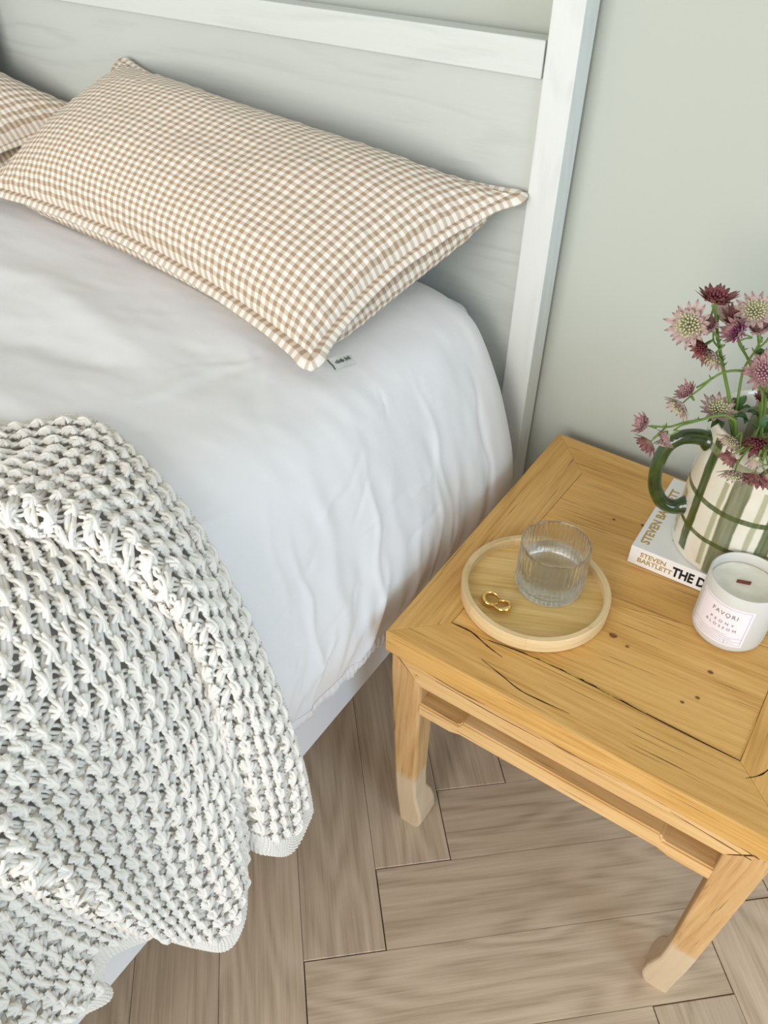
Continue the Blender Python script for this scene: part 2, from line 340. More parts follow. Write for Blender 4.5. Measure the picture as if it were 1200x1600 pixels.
D*=sstep(-.075,-.14,Y)*.85+.15
D[:, :]*=sstep(1.9,1.2,H_)
und=sstep(-.60,-.72,Y)*(PX>-1.2); D=D*(1-.85*und)-.003*und
hemwave=.004*np.sin(Y*23)+.006*vnoise(Y+5,Y*0+1,12,9)
ZZ=PZ+NZp*D; XX=PX+NXp*D
# hem lifts away from the head end
lift=(.033+.24*np.clip(-(Y+.44),-.3,.3))
ZZ=np.where(H_<.22,ZZ+(lift+hemwave)*(1-H_/.22)*(PX>-.5),ZZ)
XX=XX+np.where(PX>-.5,dxf(Y,ZZ),0)
XX=np.minimum(XX,.043)
# rounded head end
endt=np.clip((-.082-Y)/.045,0,1); rr=np.sqrt(np.clip(1-(1-endt)**2,0,1))
ZZ=ZZ-(1-rr)*.03*np.clip(NZp,0,1); XX=XX-(1-rr)*.03*np.clip(NXp,-1,1)
DUV=np.stack([XX,Y,ZZ],-1)
def add_rim(G,inward):     # turn the edges in so the cloth has thickness
    return G
M_sheet=NT('white_cotton'); _t=M_sheet.n('ShaderNodeTexCoord'); _w=M_sheet.n('ShaderNodeTexNoise',i_Scale=55.0,i_Detail=6.0,i_Roughness=.6)
M_sheet.l(_t.outputs['Object'],_w.inputs['Vector']); M_sheet.base((.775,.77,.77)); M_sheet.rough(.85); M_sheet.spec(.15); M_sheet.bump(_w.outputs[0],.18,.002)
M_sheet.b.inputs['Sheen Weight'].default_value=.15; M_sheet=M_sheet.m
V,Q=gridmesh(DUV)
# head end closing skirt
n0=len(V); low=DUV[0].copy(); low[:,1]+=.004; low[:,2]=np.maximum(low[:,2]-.12,.36); low[:,0]=np.clip(low[:,0],BX0+.07,-.03)
V=np.vstack([V,low]); i=np.arange(NU-1); Q=np.vstack([Q,np.stack([i,i+1,n0+i+1,n0+i],-1)])
duvet=tag(link('duvet',big_mesh(V,Q),M_sheet),'white cotton duvet cover draped down the side of the bed','duvet')
# stitched hem band along the right side
he=DUV[:,-1]; hb=MB()
up=DUV[:,-9]
nrm=np.array([1,0,.1])
strip=np.stack([he+nrm*.0005+np.array([0,0,-.001]),he+nrm*.0022,(he*.4+up*.6)+nrm*.0026,up+nrm*.0003],1)
strip[:,1:3,0]+=(.0011*np.sin(ys*700+3*np.sin(ys*60)))[:,None]
hv,hq=gridmesh(strip); link('hem',big_mesh(hv,hq),M_sheet,duvet)
# ================================================================ gingham pillows
def gingham():
    n=NT('beige_gingham'); uv=n.n('ShaderNodeUVMap'); sp=n.n('ShaderNodeSeparateXYZ'); n.l(uv.outputs[0],sp.inputs[0])
    P=.0136
    def stripe(o,k):
        f=n.math('FRACT',n.math('MULTIPLY',o,1/P)); s=n.ramp(f,[(0,(0,0,0)),(.46,(0,0,0)),(.52,(1,1,1)),(.96,(1,1,1)),(1,(0,0,0))])
        th=n.n('ShaderNodeTexNoise',i_Scale=1.0,i_Detail=2.0); mp=n.n('ShaderNodeMapping'); sc=[40,40,1]; sc[k]=1400; mp.inputs['Scale'].default_value=sc
        n.l(uv.outputs[0],mp.inputs[0]); n.l(mp.outputs[0],th.inputs['Vector']); return s,th.outputs[0]
    a,ta=stripe(sp.outputs[0],0); b,tb=stripe(sp.outputs[1],1)
    ink=n.math('MULTIPLY',n.math('ADD',a,b),.5)
    ink=n.math('MULTIPLY',ink,n.math('ADD',.8,n.math('MULTIPLY',n.math('ADD',ta,tb),.2)))
    n.base(n.ramp(ink,[(0,(.80,.765,.69)),(.5,(.60,.495,.385)),(1,(.375,.272,.180))])); n.rough(.9); n.spec(.1)
    n.bump(n.math('ADD',ta,tb),.15,.0006); n.b.inputs['Sheen Weight'].default_value=.1; return n.m
M_ging=gingham()
def pillow(name,A,B,Cc,Dd,L,W,T,Tb,label,zbed,yback,seed,mat=None,flange=.013,NU=150,NV=96,sag=.03,floor_clamp=True):
    """A front right, B back right, Cc front left, Dd back left corners"""
    A,B,Cc,Dd=[np.array(p,float) for p in (A,B,Cc,Dd)]; mat=mat or M_ging
    u=np.linspace(0,1,NU); v=np.linspace(0,1,NV); u_=.5-.5*np.cos(np.pi*u); v_=.5-.5*np.cos(np.pi*v); u=.5*u+.5*u_; v=.5*v+.5*v_
    Ug,Vg=np.meshgrid(u,v,indexing='ij')      # u: right(0)->left(1), v: front(0)->back(1)
    r=np.random.default_rng(seed)
    def mid(Ug,Vg):
        P=(A*((1-Ug)*(1-Vg))[...,None]+B*((1-Ug)*Vg)[...,None]+Cc*(Ug*(1-Vg))[...,None]+Dd*(Ug*Vg)[...,None])
        # edges bow inwards between the corners
        dv=Dd-Cc+B-A; dv/=np.linalg.norm(dv); du=Cc-A+Dd-B; du/=np.linalg.norm(du)
        b1=sag*4*Ug*(1-Ug)*np.abs(2*Vg-1)**3*np.sign(.5-Vg); b2=sag*4*Vg*(1-Vg)*np.abs(2*Ug-1)**5*np.sign(.5-Ug)
        return P+dv*b1[...,None]+du*b2[...,None]
    Pm=mid(Ug,Vg); nrm=np.cross(B-A,Cc-A); nrm/=np.linalg.norm(nrm); 
    if nrm[2]<0: nrm=-nrm
    h=((1-np.abs(2*Ug-1)**3.2)**.62)*((1-np.abs(2*Vg-1)**2.2)**.60)
    # puckers at the seam
    edge=np.minimum(np.minimum(Ug,1-Ug)*L,np.minimum(Vg,1-Vg)*W)
    puck=.0018*np.exp(-edge/.035)*(1-np.exp(-edge/.006))*(np.sin(Ug*L*190+2*np.sin(Vg*9))+np.sin(Vg*W*210+2*np.sin(Ug*11)))
    lump=.006*vnoise(Ug*2+seed,Vg*1.4+1,4,seed)+.0025*vnoise(Ug*3+seed,Vg*2+1,11,seed+5)
    push=(.018+.027*np.clip(1-Ug*L/.12,0,1))*np.sin(np.pi*np.clip(edge/.11,0,1))*np.exp(-edge/.2)
    du=Cc-A+Dd-B; du/=np.linalg.norm(du); dv=Dd-Cc+B-A; dv/=np.linalg.norm(dv)
    wr=np.clip(1-Ug*L/.11,0,1)-np.clip(1-(1-Ug)*L/.11,0,1); wf=np.clip(1-Vg*W/.11,0,1)-np.clip(1-(1-Vg)*W/.11,0,1); nm_=np.sqrt(wr**2+wf**2)+1e-6
    outd=-(du*(wr/nm_)[...,None]+dv*(wf/nm_)[...,None])*push[...,None]
    if not floor_clamp: outd=outd*0
    top=Pm+nrm*((T*h)+puck+lump*h)[...,None]; bot=Pm+outd-nrm*(Tb*h+puck)[...,None]
    if floor_clamp:
        for X in (top,bot):
            zb=zbed+.002; X[...,2]=np.where(X[...,2]<zb,zb+(X[...,2]-zb)*.02,X[...,2])
    for X in (top,bot):
        yb=yback; X[...,1]=np.where(X[...,1]>yb,yb+(X[...,1]-yb)*.04,X[...,1])
    v1,q1=gridmesh(top); v2,q2=gridmesh(bot); n=len(v1)
    me=big_mesh(np.vstack([v1,v2]),np.vstack([q1,q2[:,::-1]+n])); uvl=me.uv_layers.new(name='UVMap')
    UVs=np.stack([Ug*L,Vg*W],-1).reshape(-1,2); UVs=np.vstack([UVs,UVs+(.003,.002)])
    li=np.zeros(len(me.loops),np.int32); me.loops.foreach_get('vertex_index',li); uvl.data.foreach_set('uv',UVs[li].ravel().astype(np.float32))
    o=link(name,me,mat); tag(o,label,'pillow','gingham pillows along the headboard' if mat is M_ging else None)
    # flange all round
    if flange:
        ring=[(i,0) for i in range(NU)]+[(NU-1,j) for j in range(1,NV)]+[(i,NV-1) for i in range(NU-2,-1,-1)]+[(0,j) for j in range(NV-2,0,-1)]
        E0=np.array([top[i,j] for i,j in ring]); cen=(A+B+Cc+Dd)/4
        # outward direction from the local edge tangent, corners blended
        Tn=np.roll(E0,-2,0)-np.roll(E0,2,0); out=np.cross(Tn,nrm); out/=np.linalg.norm(out,axis=1,keepdims=True)+1e-9
        sgn=np.sign(((E0-cen)*out).sum(1,keepdims=True)); out*=sgn
        for _ in range(3): out=(np.roll(out,1,0)+out+np.roll(out,-1,0)); out/=np.linalg.norm(out,axis=1,keepdims=True)
        K=len(ring); s=np.arange(K); wav=.0009*np.sin(s*.21+3*np.sin(s*.06))
        cor=np.array([math.exp(-min(min(abs(i-a),NU)*L/NU+abs(j-b)*W/NV for a in (0,NU-1) for b in (0,NV-1))/.02) for i,j in ring])
        wd=flange*(1+.55*cor); drop=np.array([0,0,-1.])*(.003)
        outer=E0+out*wd[:,None]+nrm*wav[:,None]+drop; mido=E0+out*(wd*.5)[:,None]+nrm*(wav*.5+.0012)[:,None]
        th=nrm*.0011
        for X in (outer,mido):
            X[:,2]=np.maximum(X[:,2],zbed+.003) if floor_clamp else X[:,2]; X[:,1]=np.minimum(X[:,1],yback+.002)
        prof=[E0+th-out*.001,mido+th,outer+th,outer-th,mido-th,E0-th-out*.001]
        X=np.stack(prof+[prof[0]],1); X=np.vstack([X,X[:1]]); fv,fq=gridmesh(X); me=big_mesh(fv,fq)
        uvl=me.uv_layers.new(name='UVMap'); uo=np.array([(Ug[i,j]*L,Vg[i,j]*W) for i,j in ring])
        ou=np.array([((-1 if i==0 else 1 if i==NU-1 else 0),(-1 if j==0 else 1 if j==NV-1 else 0)) for i,j in ring],float)
        wds=[0,.5,1,1,.5,0,0]; UV=np.stack([uo+ou*flange*k for k in wds],1); UV=np.vstack([UV,UV[:1]]).reshape(-1,2)
        li=np.zeros(len(me.loops),np.int32); me.loops.foreach_get('vertex_index',li); uvl.data.foreach_set('uv',UV[li].ravel().astype(np.float32))
        link('flange',me,mat,o)
    return o
p1=pillow('pillow',(-.125,-.378,.692),(-.052,-.062,.790),(-.845,-.262,.700),(-.715,-.064,.852),.74,.46,.075,.085,'long gingham pillow nearest the table, with a small fabric tag',.674,-.0445,2)
p2=pillow('pillow',(-.895,-.33,.695),(-.80,-.062,.765),(-1.66,-.30,.70),(-1.58,-.085,.885),.74,.46,.088,.085,'second gingham pillow half hidden behind the first, at the left edge',.674,-.0445,5)
# small woven tag on the front right corner
M_tag=plain('tag_cloth',(.50,.50,.47),.9); M_ink=plain('black_ink',(.012,.012,.015),.6)
tb=np.array([-.1085,-.372,.6885]); tv=np.array([.0085,.0300,-.001]); td=np.array([.0125,-.0035,-.008])
def tagquad(a,b): return tb+tv*a+td*b
V=[];N=7
for th_ in (0,.0006):
    for i in range(N):
        for j in range(4): V.append(tagquad(i/(N-1),j/3)+np.array([0,0,th_+.0008*math.sin(i*.9)]))
Fq=[]
for k in (0,1):
    for i in range(N-1):
        for j in range(3):
            b=k*N*4+i*4+j; Fq.append((b,b+1,b+5,b+4))
tg=link('fabric_tag',mesh(V,Fq),M_tag,p1,True); tag(tg,'grey woven tag with tiny black lettering')
lm=MB()
zz=np.array([0,0,.0016])
lm.tube(catmull([tagquad(.0,.05)+zz,tagquad(.02,.35)+zz,tagquad(.05,.6)+zz,tagquad(.05,.95)+zz],4),.0006,5)
for i in range(12):
    a=.22+.055*i
    if i==7: continue
    hgt=.10+.06*((i*7)%3)
    lm.tube(np.array([tagquad(a,.52-hgt)+zz,tagquad(a+.02,.52)+zz,tagquad(a+.035,.50+hgt*.6)+zz]),.0005,4)
link('lettering',lm.mesh(),M_ink,tg)
# olive cushion at the far left
M_olive=plain('olive_linen',(.20,.17,.085),.95,.1,bump=(400,.3,.001))
cu=pillow('cushion',(-.980,-.115,.72),(-.983,-.075,1.08),(-1.45,-.125,.70),(-1.45,-.075,1.08),.4,.4,.04,.03,'olive linen cushion leaning on the headboard at far left',.674,-.0445,9,mat=M_olive,flange=0,NU=40,NV=40,floor_clamp=False)
cu['category']='cushion'
# ================================================================ knitted throw
PROFT=np.vstack([PROF[3:-3],[(.024,.42),(.024,.36),(.024,.28),(.024,.1)]])
def walk_up(p,off,dist,ydir):
    """continue a row of the throw up over the bed from p"""
    pts=PROFT; f=catmull([(q[0],0,q[1]) for q in pts],10)[:,[0,2]]
    t=np.gradient(f,axis=0); t/=np.linalg.norm(t,axis=1,keepdims=True); nn=np.stack([-t[:,1],t[:,0]],1)
    g=f+nn*off; L=np.r_[0,np.cumsum(np.linalg.norm(np.diff(g,axis=0),axis=1))]
    k=np.argmin(np.hypot(g[:,0]-p[0],g[:,1]-p[2])); l0=L[k]; out=[]
    for d in dist:
        l=max(l0-d,0); out.append((np.interp(l,L,g[:,0]),p[1]-ydir*d,np.interp(l,L,g[:,1])))
    return out
SM=1.0; DS=.004; sgrid=np.arange(0,SM,DS); rows=[]
for ri,rw in enumerate(ROWS):
    rw=[np.array(p) for p in rw]; p0=rw[0]
    ext=walk_up(p0,.012 if ri>3 else max(p0[2]-.672,.006),(.08,.2,.45,.8,1.1),.42)
    k=catmull([np.array(e) for e in ext[::-1]]+rw,14)[::-1]
    L=np.r_[0,np.cumsum(np.linalg.norm(np.diff(k,axis=0),axis=1))]
    sg=np.minimum(sgrid,L[-1]); rows.append(np.stack([np.interp(sg,L,k[:,i]) for i in range(3)],1))
for d in (.07,.16,.27,.40): rows.append(rows[14]+np.array([0,-d,.02*math.sin(d*40)*0]))
rows=np.array(rows)
# smooth along s a little
ker=np.array([1,2,3,2,1])/9.
for ax in range(3):
    for i in range(len(rows)):
        r=rows[i,:,ax]; rows[i,:,ax]=np.convolve(np.pad(r,2,mode='reflect',reflect_type='odd'),ker,'valid')
SUB=10
dense=np.stack([catmull(list(rows[:,k]),SUB) for k in range(rows.shape[1])],1)   # T x S x 3
TLc=np.concatenate([np.zeros((1,dense.shape[1])),np.cumsum(np.linalg.norm(np.diff(dense,axis=0),axis=2),axis=0)])   # true width along every column
kk=np.ones(21)/21
for r_ in range(len(TLc)): TLc[r_]=np.convolve(np.pad(TLc[r_],10,mode='edge'),kk,'valid')
TM=float(TLc[-1].min()); NTT=int(TM/.004); tgrid=np.linspace(0,TM,NTT)
G=np.empty((NTT,dense.shape[1],3))
for k in range(dense.shape[1]):
    for i in range(3): G[:,k,i]=np.interp(tgrid,TLc[:,k],dense[:,k,i])
for _ in range(2): G[1:-1]=(G[:-2]+2*G[1:-1]+G[2:])/4
dT=np.gradient(G,axis=0);dS=np.gradient(G,axis=1); NRM=np.cross(dT,dS); NRM/=np.linalg.norm(NRM,axis=2,keepdims=True)+1e-12
if NRM[NTT//3,20,0]<0: NRM=-NRM
# keep clear of the duvet: never below the bed top
dtm=TM/(NTT-1)
def S(s,t,h):
    """(s from hem, t from head edge, height) -> world"""
    a=np.clip(np.asarray(t)/dtm,0,NTT-1.001); b=np.clip(np.asarray(s)/DS,0,G.shape[1]-1.001)
    ia=a.astype(int);ib=b.astype(int);fa=(a-ia)[...,None];fb=(b-ib)[...,None]
    def bl(X): return X[ia,ib]*(1-fa)*(1-fb)+X[ia+1,ib]*fa*(1-fb)+X[ia,ib+1]*(1-fa)*fb+X[ia+1,ib+1]*fa*fb
    n=bl(NRM); n=n/(np.linalg.norm(n,axis=-1,keepdims=True)+1e-9); return bl(G)+n*np.asarray(h)[...,None]
KP=.0215; KQ=KP*.87; S0=.034; T0=.016
nI=int((TM-T0)/KQ); nJ=int((SM-.03-S0)/KP)
Ii,Jj=np.meshgrid(np.arange(nI),np.arange(nJ),indexing='ij'); Ii=Ii.ravel();Jj=Jj.ravel()
R2=np.random.default_rng(11)
sN=S0+Jj*KP-((Ii%2)*.5*KP)+KP*.5; tN=T0+Ii*KQ; 
jit=lambda n,a: R2.normal(0,a,n)
sN=sN+jit(len(sN),.0007); tN=tN+jit(len(tN),.0007)
lk={(i,j):k for k,(i,j) in enumerate(zip(Ii,Jj))}
kn=MB(); bd=MB(); HB=.0035
def addp(s,t,h,r,sides=5): kn.add(*tubes(S(s,t,h),r,sides))
# ropes along every row: two twisted plies
x=np.linspace(0,1,11)
pairs=[(k,lk[(i,j+1)]) for (i,j),k in lk.items() if (i,j+1) in lk]
pa=np.array(pairs); a,b=pa[:,0],pa[:,1]
for ply in (0,1):
    ph=ply*math.pi+2*math.pi*1.5*x
    s=sN[a][:,None]*(1-x)+sN[b][:,None]*x; t=tN[a][:,None]*(1-x)+tN[b][:,None]*x+.0016*np.sin(ph)[None]
    h=HB+.0022+.0012*np.cos(ph)[None]+0*s; addp(s,t,h,.00175)
def nbr(i,j,di):   # node of the next row, half a cell down (di=-1) or up (+1) the slope
    if i%2==0: jj=j if di<0 else j+1
    else: jj=j-1 if di<0 else j
    return lk.get((i+1,jj))
# even rows sit +.5, odd rows 0
pb=np.array([(k,nbr(i,j,-1)) for (i,j),k in lk.items() if nbr(i,j,-1) is not None])
pc=np.array([(k,nbr(i,j,1)) for (i,j),k in lk.items() if nbr(i,j,1) is not None])
def strands(pr,offs,rad,sag,twist,h0,n=9,bulge=0,cut=(0,1)):
    x=np.linspace(cut[0],cut[1],n); a,b=pr[:,0],pr[:,1]
    ds=sN[b]-sN[a];dt=tN[b]-tN[a];L=np.hypot(ds,dt); ns,nt=-dt/L,ds/L
    for o in offs:
        w=o*(np.sin(np.pi*x)*(1-bulge)+bulge)[None]*(1+.25*jit(len(a),1)[:,None])+twist*np.sin(2*np.pi*x*1.0+o*900)[None]
        s=sN[a][:,None]+ds[:,None]*x+ns[:,None]*w; t=tN[a][:,None]+dt[:,None]*x+nt[:,None]*w
        h=h0-sag*np.sin(np.pi*x)[None]+jit(len(a),.0003)[:,None]+.0006*np.cos(2*np.pi*x+o*500)[None]; addp(s,t,h,rad*(1+.1*np.sin(np.pi*x)))
strands(pb,(-.0029,.0029),.0026,.0020,.0006,HB,bulge=.35)          # pair of thick strands to the next row
strands(pc,(-.0050,-.0002,.0046),.00165,.0026,.0004,HB-.0006,n=8)       # three thin fingers
# knots: little loops piled on every node
x=np.linspace(0,1,8)
for q in range(7):
    N=len(sN); an=R2.random(N)*.7+q*math.pi/7*1.0; rr_=.0052+.0016*R2.random(N); c_s=jit(N,.0009);c_t=jit(N,.0009)
    u=(x-.5)*2
    s=sN[:,None]+c_s[:,None]+np.cos(an)[:,None]*rr_[:,None]*u[None]*1.15-np.sin(an)[:,None]*.0011*np.sin(np.pi*x)[None]
    t=tN[:,None]+c_t[:,None]+np.sin(an)[:,None]*rr_[:,None]*u[None]*1.15+np.cos(an)[:,None]*.0011*np.sin(np.pi*x)[None]
    h=HB+.0012+(.0031+.0010*R2.random(N))[:,None]*np.cos(u*1.45)[None]+.0003*q; addp(s,t,h,.0021)
# dense hem border and edge chain: tight twisted rows
def border(line,axis,rad,pitch,hh,n0,n1,step):
    z=np.arange(n0,n1,step)
    for ply in (0,1):
        ph=2*math.pi*z/pitch+.6*np.sin(z*150+line*3000)+ply*math.pi+line*900
        p,q=line+.0012*np.sin(ph),z; h=hh+.0017*np.cos(ph)
        bd.add(*tubes((S(p,q,h) if axis=='t' else S(q,p,h))[None],rad,5))
for k in range(8): border(.0012+k*.0040,'t',.00135,.0085,HB,.004,TM-.004,.0012)
for k in range(3): border(SM-.034+k*.004,'t',.0015,.0085,HB,.004,TM-.004,.0014)
for k in range(3): border(.0015+k*.0036,'s',.0014,.0060,HB,.002,SM-.03,.0013)
M_yarn=NT('cotton_yarn'); _t=M_yarn.n('ShaderNodeTexCoord'); _w=M_yarn.n('ShaderNodeTexNoise',i_Scale=900.0,i_Detail=2.0); M_yarn.l(_t.outputs['Object'],_w.inputs['Vector'])
M_yarn.base((.84,.81,.745)); M_yarn.rough(.95); M_yarn.spec(.1); M_yarn.bump(_w.outputs[0],.35,.0006); M_yarn.b.inputs['Sheen Weight'].default_value=.1; M_yarn=M_yarn.m
throw=tag(link('knitted_throw',kn.mesh(),M_yarn),'chunky open-knit cream white throw folded over the side of the bed','throw')
tag(link('hem_border',bd.mesh(),M_yarn,throw),'tightly knitted border')
# ================================================================ low wooden table
HT=.46
M_pine=wood('old_elm_top',(.70,.425,.145),(.60,.335,.095),(.42,.21,.055),crack=(.13,.065,.022),sx=8,sy=240,rough=.42,bump=.3,tone=.07,cathedral=.45)
M_pinel=wood('old_elm_frame',(.74,.49,.235),(.66,.41,.170),(.50,.27,.085),crack=(.16,.085,.035),sx=8,sy=200,rough=.5,bump=.3,tone=.04,cathedral=.4)
M_leg=wood('old_elm_leg',(.66,.43,.21),(.58,.345,.145),(.42,.225,.085),crack=(.2,.11,.045),sx=8,sy=170,rough=.55,bump=.3,tone=.04,bleach=(.64,.52,.37),cathedral=.5)
table=tag(empty('low_table',(.27,-.27,0)),'low square honey-coloured antique wooden table with hoof feet beside the bed','table')
TO=Vector((-.27,.27,0))
def tpart(name,bm,mat,ax,ay,az=(0,0,1),smooth=False,par=None):
    me=bm_mesh(bm) if not isinstance(bm,bpy.types.Mesh) else bm
    uv_planar(me,ax,ay,az); me.transform(Matrix.Translation(TO)); return link(name,me,mat,par or table,smooth)
FL,FR,BR,BL=(.0507,-.490),(.487,-.502),(.494,-.046),(.0533,-.0325)
iFL,iFR,iBR,iBL=(.1039,-.439),(.4198,-.4355),(.427,-.108),(.1175,-.1026)
def board(poly,outer,name='frame_board',ax=(1,0,0),ay=(0,1,0),mat=None,z1=HT,z0=.424):
    bm=prism(poly,z0,z1)
    o=[]; s=[]
    for e in bm.edges:
        a,b=e.verts[0].co,e.verts[1].co
        isout=any((Vector((*p,0))-Vector((a.x,a.y,0))).length<1e-5 for p in outer) and any((Vector((*p,0))-Vector((b.x,b.y,0))).length<1e-5 for p in outer)
        if isout and abs(a.z-b.z)<1e-6: o.append(e)
        elif abs(a.z-z1)<1e-6 and abs(b.z-z1)<1e-6: s.append(e)
    bmesh.ops.bevel(bm,geom=s,offset=.0007,segments=1,affect='EDGES')
    o=[e for e in o if e.is_valid] if outer else []
    if outer:
        es=[e for e in bm.edges if e.is_valid and (lambda a,b: abs(a.z-b.z)<1e-6 and all(any((Vector((*p,0))-Vector((v.x,v.y,0))).length<.0012 for p in outer) for v in (a,b)) and (a-b).length>.1)(e.verts[0].co,e.verts[1].co)]
        bmesh.ops.bevel(bm,geom=es,offset=.007,segments=4,affect='EDGES',profile=.6)
    return tpart(name,bm,mat or M_pine,ax,ay)
board([FL,FR,iFR,iFL],(FL,FR)); board([BR,BL,iBL,iBR],(BR,BL))
board([BL,FL,iFL,iBL],(BL,FL),ax=(0,1,0),ay=(1,0,0)); board([FR,BR,iBR,iFR],(FR,BR),ax=(0,1,0),ay=(1,0,0))
def lerp(a,b,t): return (a[0]+(b[0]-a[0])*t,a[1]+(b[1]-a[1])*t)
cutL=[0,.30,.70,1];cutR=[0,.50,.82,1]
for k in range(3):
    q=[lerp(iFL,iBL,cutL[k]),lerp(iFR,iBR,cutR[k]),lerp(iFR,iBR,cutR[k+1]),lerp(iFL,iBL,cutL[k+1])]
    c=(sum(p[0] for p in q)/4,sum(p[1] for p in q)/4); q=[(p[0]+(.0004 if p[0]<c[0] else -.0004),p[1]+(.0004 if p[1]<c[1] else -.0004)) for p in q]
    tpart('panel_plank',prism(q,.430,HT-.0006,.0004,1),M_pine,(1,.06,0),(-.06,1,0))
# dark cracks, gold-filled seam and knots on the old top
M_crack=plain('crack_dark',(.035,.018,.008),.9,.1); M_gold=plain('gold_leaf',(.72,.50,.14),.35,.5,metal=.85); M_knot=plain('knot_brown',(.17,.075,.025),.6)
def sliver(pts,wd,mat,name,z=HT+.00025,seed=1):
    r=random.Random(seed); V=[];n=len(pts)
    P=catmull([(x,y,0) for x,y in pts],5); n=len(P)
    for i,p in enumerate(P):
        t=P[min(i+1,n-1)]-P[max(i-1,0)]; t/=np.linalg.norm(t); nn=np.array([-t[1],t[0],0]); w_=wd*(math.sin(math.pi*(i+.4)/(n-.2))**.6)*r.uniform(.5,1.1)
        V+=[p+nn*w_+(0,0,z),p-nn*w_+(0,0,z),p+nn*w_*.9+(0,0,z-.0006),p-nn*w_*.9+(0,0,z-.0006)]
    Fq=[]
    for i in range(n-1):
        a=4*i;b=a+4; Fq+=[(a,a+1,b+1,b),(a+2,a,b,b+2),(a+1,a+3,b+3,b+1)]
    me=mesh(V,Fq); me.transform(Matrix.Translation(TO)); return link(name,me,mat,table)
sliver([(.1048,-.4392),(.1278,-.4385),(.1527,-.4464),(.1738,-.4512)],.0009,M_crack,'crack',seed=1)
sliver([(.1563,-.4662),(.1816,-.4725),(.2079,-.4793),(.2303,-.4794),(.2623,-.4774)],.0007,M_crack,'crack',seed=2)
sliver([(.150,-.4385),(.200,-.4320),(.260,-.4312),(.33,-.4342),(.419,-.4357)],.0009,M_crack,'crack',seed=3)
sliver([(.4287,-.4516),(.4381,-.4421),(.4441,-.4308),(.452,-.405)],.0007,M_crack,'crack',seed=4)
sliver([(.4190,-.4330),(.4200,-.405),(.4205,-.370)],.0005,M_gold,'gold_inlay',seed=12)
g=[(.1900,-.4318),(.2078,-.4313),(.2274,-.4304),(.2493,-.4307),(.267,-.4306),(.285,-.432),(.3092,-.4327),(.3265,-.434)]
for k,(a,b,wd) in enumerate(((0,.8,.0008),(1.0,2.2,.0009),(2.4,3.3,.0012),(3.5,4.0,.0007),(4.3,5.6,.0013),(5.9,7,.0006))):
    q=[lerp(g[int(min(t,6.999))],g[int(min(t,6.999))+1],min(t,6.999)-int(min(t,6.999))) for t in (a,(2*a+b)/3,(a+2*b)/3,b)]
    sliver(q,wd,M_gold,'gold_inlay',HT+.0004,20+k)
for k,(x,y,r_) in enumerate(((.2609,-.3556,.0030),(.2793,-.3616,.0014),(.3648,-.3454,.0020),(.3634,-.3857,.0016),(.19,-.17,.0014),(.2247,-.1600,.0016),(.352,-.40,.0014))):
    V=[(x+r_*1.5*math.cos(a)*(1+.2*math.sin(3*a+k)),y+r_*math.sin(a),HT+.0003) for a in np.arange(10)*math.pi/5]+[(x,y,HT-.0004)]
    me=mesh(V,[(i,(i+1)%10,10) for i in range(10)]); me.transform(Matrix.Translation(TO)); link('knot',me,M_knot,table)
# legs: hoof feet, mitred tops, lower third bleached pale
LEG=[(0,.0325,.0),(.005,.0350,-.0004),(.020,.0378,-.0008),(.045,.0375,-.0008),(.068,.0350,-.0003),(.092,.0322,.0002),(.13,.0322,.0003),(.20,.0342,0),(.30,.0378,0),(.381,.0405,0)]
def leg(ot,ob,ix,iy):
    V=[];n=12
    for z,sz,fo in LEG:
        f=min(1,z/.381); g=f**.8; ox=ob[0]+(ot[0]-ob[0])*g-fo*ix; oy=ob[1]+(ot[1]-ob[1])*g-fo*iy; c=.0035 if z>.01 else .005
        hx=sz*1.0; hy=sz*(1.0 if z>.08 else 1.15)
        pts=[(c,0),(hx-c,0),(hx-c*.3,c*.3),(hx,c),(hx,hy-c),(hx-c*.3,hy-c*.3),(hx-c,hy),(c,hy),(c*.3,hy-c*.3),(0,hy-c),(0,c),(c*.3,c*.3)]
        V+=[(ox+ix*px,oy+iy*py,z) for px,py in pts]
    pts_top=[(ot[0]+ix*px,ot[1]+iy*py,.4195-.0385*min(1,max(px,py)/.0405)) for px,py in [(.0035,0),(.037,0),(.039,.001),(.0405,.0035),(.0405,.037),(.039,.039),(.037,.0405),(.0035,.0405),(.001,.039),(0,.037),(0,.0035),(.001,.001)]]
    V+=pts_top; m=len(LEG)+1; Fq=[tuple(range(n))[::-1],tuple(range((m-1)*n,m*n))]
    for k in range(m-1):
        for i in range(n): Fq.append((k*n+i,k*n+(i+1)%n,(k+1)*n+(i+1)%n,(k+1)*n+i))
    bm=bmesh.new(); vs=[bm.verts.new(v) for v in V]
    for f_ in Fq: bm.faces.new([vs[i] for i in f_])
    me=bm_mesh(bm); o=tpart('leg',me,M_leg,(0,0,1),(1,0,0),(0,1,0)); return o
LT={'fl':((.0525,-.480),(.0555,-.4485)),'fr':((.4800,-.486),(.4715,-.4610)),'br':((.4860,-.054),(.4790,-.074)),'bl':((.0560,-.041),(.0600,-.062))}
leg(*LT['fl'],1,1); leg(*LT['fr'],-1,1); leg(*LT['br'],-1,-1); leg(*LT['bl'],1,-1)
